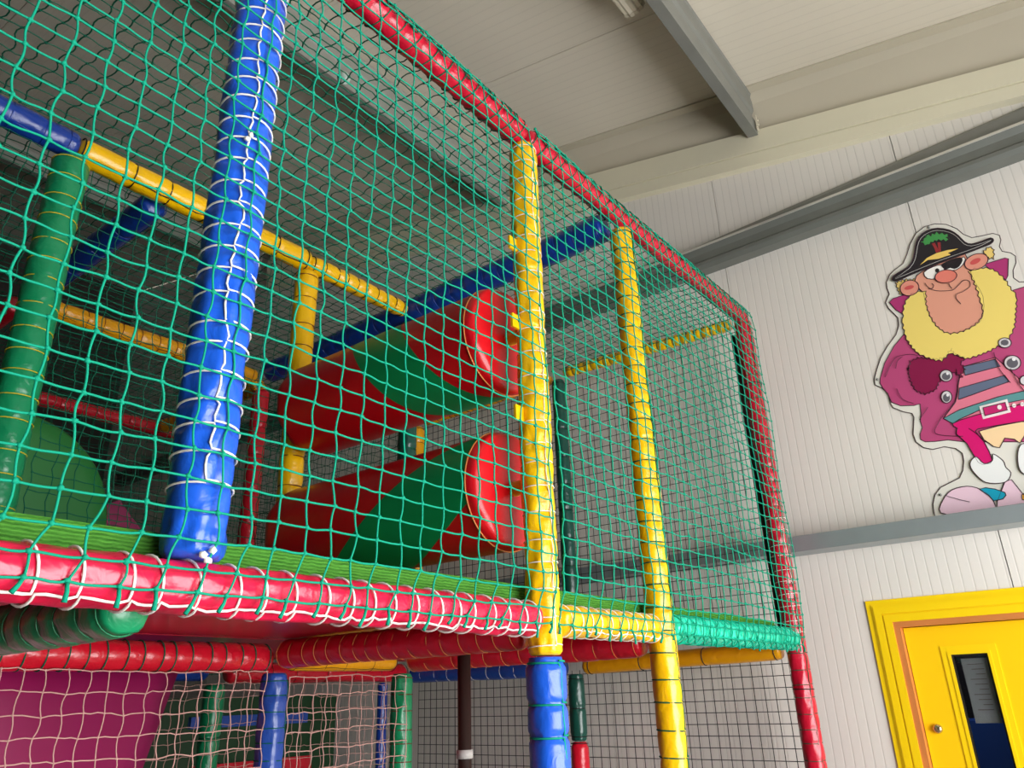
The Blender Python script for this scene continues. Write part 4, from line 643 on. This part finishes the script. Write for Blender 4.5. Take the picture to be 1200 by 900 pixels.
('coat_button', (214, 210, 212), 5, [[(0.0901, 2.9627), (0.0932, 2.9545), (0.0982, 2.9474), (0.1046, 2.942), (0.1122, 2.9386), (0.1203, 2.9374), (0.1284, 2.9386), (0.136, 2.942), (0.1425, 2.9475), (0.1476, 2.9546), (0.1508, 2.9629), (0.1519, 2.9719), (0.1509, 2.9808), (0.1477, 2.9892), (0.1427, 2.9963), (0.1362, 3.0018), (0.1285, 3.0052), (0.1203, 3.0063), (0.1122, 3.005), (0.1046, 3.0014), (0.0981, 2.9959), (0.0932, 2.9887), (0.09, 2.9804), (0.089, 2.9715)], [(0.3624, 2.9776), (0.3649, 2.9708), (0.3688, 2.9649), (0.3741, 2.9604), (0.3802, 2.9575), (0.3868, 2.9565), (0.3935, 2.9574), (0.3998, 2.9601), (0.4053, 2.9646), (0.4095, 2.9704), (0.4123, 2.9772), (0.4133, 2.9846), (0.4126, 2.992), (0.4101, 2.9989), (0.4061, 3.0048), (0.4008, 3.0093), (0.3946, 3.0122), (0.3879, 3.0132), (0.3812, 3.0122), (0.3749, 3.0094), (0.3695, 3.0049), (0.3653, 2.9991), (0.3627, 2.9922), (0.3617, 2.9849)], [(0.3876, 2.8771), (0.39, 2.8699), (0.3936, 2.8635), (0.3983, 2.8585), (0.4037, 2.8551), (0.4095, 2.8535), (0.4152, 2.854), (0.4204, 2.8564), (0.4249, 2.8606), (0.4283, 2.8663), (0.4303, 2.8732), (0.4309, 2.8807), (0.43, 2.8884), (0.4276, 2.8957), (0.4239, 2.9021), (0.4192, 2.9072), (0.4137, 2.9106), (0.4079, 2.9121), (0.4022, 2.9116), (0.3969, 2.9091), (0.3925, 2.9049), (0.3892, 2.8991), (0.3872, 2.8922), (0.3866, 2.8847)], [(0.1019, 3.0654), (0.1042, 3.0597), (0.1079, 3.0549), (0.1128, 3.0513), (0.1186, 3.0492), (0.1249, 3.0486), (0.1312, 3.0498), (0.1372, 3.0525), (0.1424, 3.0566), (0.1465, 3.0619), (0.1491, 3.0679), (0.1502, 3.0742), (0.1495, 3.0805), (0.1473, 3.0863), (0.1435, 3.0911), (0.1386, 3.0947), (0.1327, 3.0968), (0.1264, 3.0973), (0.12, 3.0961), (0.1141, 3.0933), (0.1089, 3.0892), (0.1049, 3.0839), (0.1023, 3.0779), (0.1013, 3.0716)], [(0.078, 2.8735), (0.0799, 2.8683), (0.0829, 2.8639), (0.0867, 2.8604), (0.0912, 2.8582), (0.0959, 2.8573), (0.1006, 2.8579), (0.105, 2.8598), (0.1088, 2.8631), (0.1116, 2.8674), (0.1134, 2.8724), (0.1139, 2.8779), (0.1132, 2.8834), (0.1113, 2.8885), (0.1083, 2.893), (0.1045, 2.8965), (0.1, 2.8987), (0.0952, 2.8996), (0.0905, 2.899), (0.0861, 2.897), (0.0824, 2.8937), (0.0795, 2.8894), (0.0778, 2.8844), (0.0773, 2.8789)]], True),
('button_centre', (98, 96, 104), 6, [[(0.1001, 2.9638), (0.1022, 2.9584), (0.1055, 2.9538), (0.1099, 2.9502), (0.115, 2.948), (0.1205, 2.9473), (0.126, 2.9481), (0.1312, 2.9505), (0.1357, 2.9541), (0.1392, 2.9589), (0.1414, 2.9644), (0.1422, 2.9703), (0.1415, 2.9762), (0.1394, 2.9816), (0.1361, 2.9863), (0.1317, 2.9898), (0.1265, 2.992), (0.1209, 2.9927), (0.1154, 2.9918), (0.1102, 2.9895), (0.1058, 2.9858), (0.1023, 2.981), (0.1002, 2.9755), (0.0994, 2.9696)], [(0.3715, 2.9764), (0.3731, 2.972), (0.3757, 2.9683), (0.3792, 2.9655), (0.3832, 2.9637), (0.3876, 2.9631), (0.3921, 2.9638), (0.3963, 2.9656), (0.3999, 2.9685), (0.4028, 2.9722), (0.4047, 2.9765), (0.4054, 2.9812), (0.405, 2.9859), (0.4034, 2.9902), (0.4008, 2.994), (0.3973, 2.9968), (0.3932, 2.9986), (0.3888, 2.9991), (0.3843, 2.9985), (0.3801, 2.9966), (0.3765, 2.9938), (0.3737, 2.99), (0.3718, 2.9857), (0.3711, 2.981)], [(0.3961, 2.8746), (0.3977, 2.8699), (0.4001, 2.8657), (0.4031, 2.8623), (0.4066, 2.8601), (0.4103, 2.8591), (0.414, 2.8593), (0.4173, 2.8609), (0.4202, 2.8637), (0.4224, 2.8674), (0.4237, 2.8719), (0.424, 2.8768), (0.4234, 2.8818), (0.4218, 2.8866), (0.4194, 2.8908), (0.4164, 2.8942), (0.4129, 2.8964), (0.4091, 2.8975), (0.4055, 2.8972), (0.4021, 2.8956), (0.3992, 2.8928), (0.3971, 2.889), (0.3958, 2.8845), (0.3955, 2.8796)], [(0.1115, 3.0694), (0.1128, 3.0661), (0.1149, 3.0633), (0.1178, 3.0612), (0.1212, 3.06), (0.1249, 3.0598), (0.1286, 3.0604), (0.1322, 3.062), (0.1352, 3.0644), (0.1376, 3.0675), (0.1392, 3.071), (0.1398, 3.0746), (0.1395, 3.0783), (0.1381, 3.0816), (0.136, 3.0844), (0.1331, 3.0864), (0.1296, 3.0876), (0.1259, 3.0879), (0.1222, 3.0872), (0.1187, 3.0856), (0.1156, 3.0831), (0.1133, 3.0801), (0.1117, 3.0766), (0.1111, 3.073)]], False),
('button_glint', (240, 240, 240), 7, [[(0.1041, 2.9837), (0.1048, 2.9817), (0.1059, 2.9801), (0.1074, 2.9788), (0.1092, 2.9779), (0.111, 2.9776), (0.1129, 2.9779), (0.1146, 2.9787), (0.1161, 2.98), (0.1172, 2.9817), (0.1179, 2.9836), (0.1181, 2.9858), (0.1178, 2.9879), (0.1171, 2.9898), (0.116, 2.9915), (0.1145, 2.9928), (0.1127, 2.9936), (0.1109, 2.9939), (0.109, 2.9937), (0.1073, 2.9928), (0.1058, 2.9916), (0.1047, 2.9899), (0.104, 2.9879), (0.1038, 2.9858)], [(0.3747, 2.9909), (0.3753, 2.9893), (0.3761, 2.9879), (0.3773, 2.9868), (0.3786, 2.9861), (0.38, 2.9858), (0.3815, 2.986), (0.3828, 2.9866), (0.3839, 2.9876), (0.3848, 2.9889), (0.3853, 2.9905), (0.3855, 2.9922), (0.3853, 2.9939), (0.3848, 2.9955), (0.3839, 2.9969), (0.3828, 2.998), (0.3814, 2.9987), (0.38, 2.999), (0.3786, 2.9988), (0.3773, 2.9982), (0.3761, 2.9972), (0.3752, 2.9958), (0.3747, 2.9943), (0.3745, 2.9926)], [(0.3971, 2.8882), (0.3977, 2.8864), (0.3986, 2.8848), (0.3997, 2.8835), (0.4011, 2.8827), (0.4025, 2.8823), (0.404, 2.8824), (0.4053, 2.883), (0.4064, 2.8841), (0.4072, 2.8855), (0.4077, 2.8872), (0.4079, 2.8891), (0.4076, 2.891), (0.407, 2.8929), (0.4061, 2.8945), (0.4049, 2.8957), (0.4036, 2.8966), (0.4021, 2.897), (0.4007, 2.8968), (0.3994, 2.8962), (0.3983, 2.8952), (0.3975, 2.8937), (0.3969, 2.892), (0.3968, 2.8901)]], False)
]
PIRATE_LINES = [(5, [(0.3707, 3.4783), (0.3697, 3.4735), (0.3683, 3.4667), (0.3659, 3.459), (0.362, 3.4514), (0.3568, 3.4439), (0.3505, 3.4359), (0.3424, 3.4281), (0.3322, 3.4211), (0.3181, 3.4144), (0.3009, 3.4079), (0.2839, 3.4028), (0.27, 3.4002), (0.2604, 3.4009), (0.2534, 3.4042), (0.2473, 3.4088), (0.2407, 3.4133), (0.2333, 3.4184), (0.2257, 3.4246), (0.2185, 3.4299), (0.2117, 3.4326), (0.2053, 3.4321), (0.199, 3.4294), (0.1937, 3.4252), (0.1902, 3.4203), (0.1887, 3.4141), (0.1886, 3.4065), (0.1901, 3.3988), (0.1935, 3.3924), (0.1993, 3.3874), (0.2074, 3.3832), (0.2163, 3.3798), (0.2245, 3.3771), (0.2323, 3.3756), (0.2403, 3.3754), (0.2475, 3.3749), (0.2532, 3.3731), (0.257, 3.3696), (0.2596, 3.3651), (0.2609, 3.3596), (0.261, 3.3531), (0.2592, 3.3446), (0.2557, 3.3343), (0.2519, 3.3247), (0.2494, 3.3181)]), (5, [(0.2732, 3.4413), (0.2732, 3.4384), (0.2733, 3.4343), (0.2732, 3.4297), (0.2726, 3.4253), (0.2713, 3.4209), (0.2694, 3.4163), (0.2676, 3.4121), (0.2663, 3.4093)]), (5, [(0.3435, 3.4658), (0.3421, 3.4635), (0.3401, 3.4602), (0.3383, 3.4565), (0.3378, 3.453), (0.3388, 3.4492), (0.3408, 3.4452), (0.3435, 3.4416), (0.3468, 3.4393), (0.3513, 3.4389), (0.3568, 3.4399), (0.3621, 3.4412), (0.3658, 3.4421)]), (5, [(0.4916, 2.7381), (0.4842, 2.7479), (0.4737, 2.762), (0.4611, 2.7778), (0.4472, 2.7931), (0.4308, 2.8067), (0.4119, 2.8202), (0.3935, 2.8345), (0.3784, 2.851), (0.3674, 2.8711), (0.3588, 2.8938), (0.3521, 2.9167), (0.3468, 2.9376), (0.3432, 2.957), (0.3414, 2.9757), (0.3405, 2.9918), (0.3398, 3.0031)]), (5, [(0.4916, 2.7381), (0.4919, 2.7346), (0.4925, 2.7296), (0.4917, 2.7239), (0.4879, 2.7186), (0.4801, 2.7137), (0.4696, 2.7087), (0.4573, 2.7038), (0.4444, 2.6993), (0.4293, 2.6948), (0.412, 2.6903), (0.3962, 2.6865), (0.3853, 2.6839)]), (5, [(0.6443, 3.0511), (0.6373, 3.0616), (0.6274, 3.0768), (0.6164, 3.093), (0.6064, 3.1065), (0.5985, 3.1168), (0.5914, 3.1257), (0.5836, 3.1328), (0.5736, 3.1377), (0.5599, 3.1397), (0.5437, 3.1392), (0.5274, 3.1373), (0.5136, 3.1347), (0.5024, 3.1309), (0.4926, 3.1256), (0.4847, 3.1205), (0.4791, 3.117)]), (5, [(0.5898, 3.0811), (0.5871, 3.0881), (0.5832, 3.0982), (0.5786, 3.1088), (0.5736, 3.1171), (0.5673, 3.1227), (0.5601, 3.1269), (0.5533, 3.1299), (0.5487, 3.1321)]), (5, [(0.6066, 2.9801), (0.6048, 2.969), (0.6025, 2.9531), (0.5988, 2.9362), (0.593, 2.9219), (0.5833, 2.9105), (0.5705, 2.9003), (0.5583, 2.892), (0.5499, 2.8861)]), (5, [(0.1772, 3.0411), (0.1775, 3.0264), (0.178, 3.0052), (0.1777, 2.9818), (0.1755, 2.9598), (0.17, 2.9383), (0.1623, 2.9159), (0.1546, 2.8962), (0.1494, 2.8825)]), (5, [(0.1336, 2.9476), (0.1315, 2.9336), (0.1285, 2.9135), (0.1251, 2.8923), (0.1219, 2.8748), (0.1187, 2.8616), (0.1152, 2.8503), (0.1121, 2.8413), (0.1099, 2.835)]), (5, [(0.3093, 2.6502), (0.3145, 2.6583), (0.3221, 2.67), (0.3302, 2.6825), (0.3372, 2.6927), (0.3428, 2.7003), (0.3478, 2.7066), (0.352, 2.7115), (0.355, 2.7151)]), (5, [(0.5429, 2.8024), (0.538, 2.8074), (0.531, 2.8144), (0.5233, 2.8222), (0.5164, 2.8293), (0.5102, 2.8359), (0.504, 2.8426), (0.4987, 2.8485), (0.4949, 2.8526)]), (5, [(0.5128, 2.4299), (0.5039, 2.425), (0.4911, 2.418), (0.4771, 2.4105), (0.4648, 2.404), (0.4538, 2.3986), (0.443, 2.3935), (0.4338, 2.3892), (0.4273, 2.3863)])]
HAT_EDGING = [(0.4943, 3.5515), (0.4584, 3.5639), (0.4183, 3.5816), (0.397, 3.6014), (0.3825, 3.6248), (0.3712, 3.654), (0.3612, 3.6828), (0.35, 3.7055), (0.3367, 3.7229), (0.3184, 3.7337), (0.2981, 3.739), (0.2783, 3.7398), (0.2575, 3.7347), (0.2335, 3.7212), (0.2115, 3.7036), (0.1973, 3.6861), (0.1863, 3.6663), (0.1767, 3.6411), (0.1667, 3.6177), (0.1548, 3.6032), (0.1393, 3.5944), (0.1158, 3.5914), (0.0915, 3.5914), (0.0687, 3.592), (0.057, 3.5917), (0.0707, 3.5868), (0.0979, 3.5813), (0.1313, 3.5782), (0.1723, 3.5759), (0.2213, 3.5741), (0.2733, 3.5718), (0.3233, 3.5674), (0.3697, 3.5624), (0.4086, 3.5577), (0.442, 3.5534), (0.473, 3.5499), (0.4951, 3.5475)]
PIRATE_SCREWS = [(0.6827, 3.0497), (0.5343, 2.4382), (0.2912, 3.7708)]

pc = thing('pirate_cutout', (XW, .2, Zh(.7)), 'flat cut-out board of a bearded pirate in a black hat on the gable wall', 'wall sign')
XP = XW-.004
ink = mat('print_ink', (52, 18, 36), .5)
for part, rgb, layer, polys, inked in PIRATE:
    m = mat('print_'+part, rgb, .35); d = .0014*layer
    for poly in polys:
        mb = MB(); mb.prism(poly, XP-d, XW-.0005 if layer == 0 else XP-d+.0012)
        if inked:
            q = np.array([(XP-d-.0001, y, z) for y, z in poly]); mb.tubes(q[None], .0020, 4, ref=(1, 0, 0), closed=True, mi=1)
        mb.build(part, [m, ink], pc, tri=True)
for layer, pts in PIRATE_LINES:
    mb = MB(); ptube(mb, [(XP-.0014*layer-.0002, y, z) for y, z in pts], .0014, 4); mb.build('ink_line', ink, pc)
mb = MB(); ptube(mb, [(XP-.0014*7-.0004, y, z) for y, z in HAT_EDGING], .0011, 4); mb.build('hat_edging', mat('print_edging', (206, 202, 198), .4), pc)
for y, z in PIRATE_SCREWS:
    mb = MB(); mb.tubes([[(XP, y, z), (XP-.006, y, z)]], .006, 10); mb.build('screw', M['steeldark'], pc)
# =================================================================== LIGHT AND CAMERA
w = bpy.data.worlds.new('World'); SC.world = w; w.use_nodes = True
bg = w.node_tree.nodes['Background']; bg.inputs['Color'].default_value = (1.0, .97, .94, 1); bg.inputs['Strength'].default_value = 4.0
def area(name, loc, target, sx, sy, e, col=(1, 1, 1)):
    l = bpy.data.lights.new(name, 'AREA'); l.shape = 'RECTANGLE'; l.size = sx; l.size_y = sy; l.energy = e; l.color = col
    o = bpy.data.objects.new(name, l); COL.objects.link(o); o.location = loc
    o.rotation_euler = (Vector(target)-Vector(loc)).to_track_quat('-Z', 'Y').to_euler(); return o
area('doorway_daylight', (1.4, YF-.05, 1.5), (1.5, 3, 1.55), 3.5, 2.7, 180, (.97, .98, 1))
pl = bpy.data.lights.new('corridor_fill', 'POINT'); pl.energy = 5; pl.shadow_soft_size = .1; po = bpy.data.objects.new('corridor_fill', pl); COL.objects.link(po); po.location = (4.35, 1.1, 2.35)  # unseen fill light added to lift the blue box behind the glass
cam = bpy.data.cameras.new('Camera'); co = bpy.data.objects.new('Camera', cam); COL.objects.link(co)
R = [[0.6157596367418711, -0.7873002709535871, -0.03159672634826847], [0.28153885477103147, 0.2572952410358024, -0.9244106404593926], [0.7359184350277788, 0.5603190540189907, 0.38008764080081353]]
right, down, fwd = (Vector(v) for v in R)
co.matrix_world = Matrix(((right.x, -down.x, -fwd.x, 0), (right.y, -down.y, -fwd.y, 0), (right.z, -down.z, -fwd.z, EYE), (0, 0, 0, 1)))
cam.sensor_width = 36; cam.lens = FX/1200*36; cam.clip_start = .02
SC.camera = co
SC.view_settings.view_transform = 'Standard'; SC.view_settings.look = 'None'; SC.view_settings.gamma = 1; SC.view_settings.exposure = .10
SC.view_settings.use_curve_mapping = False
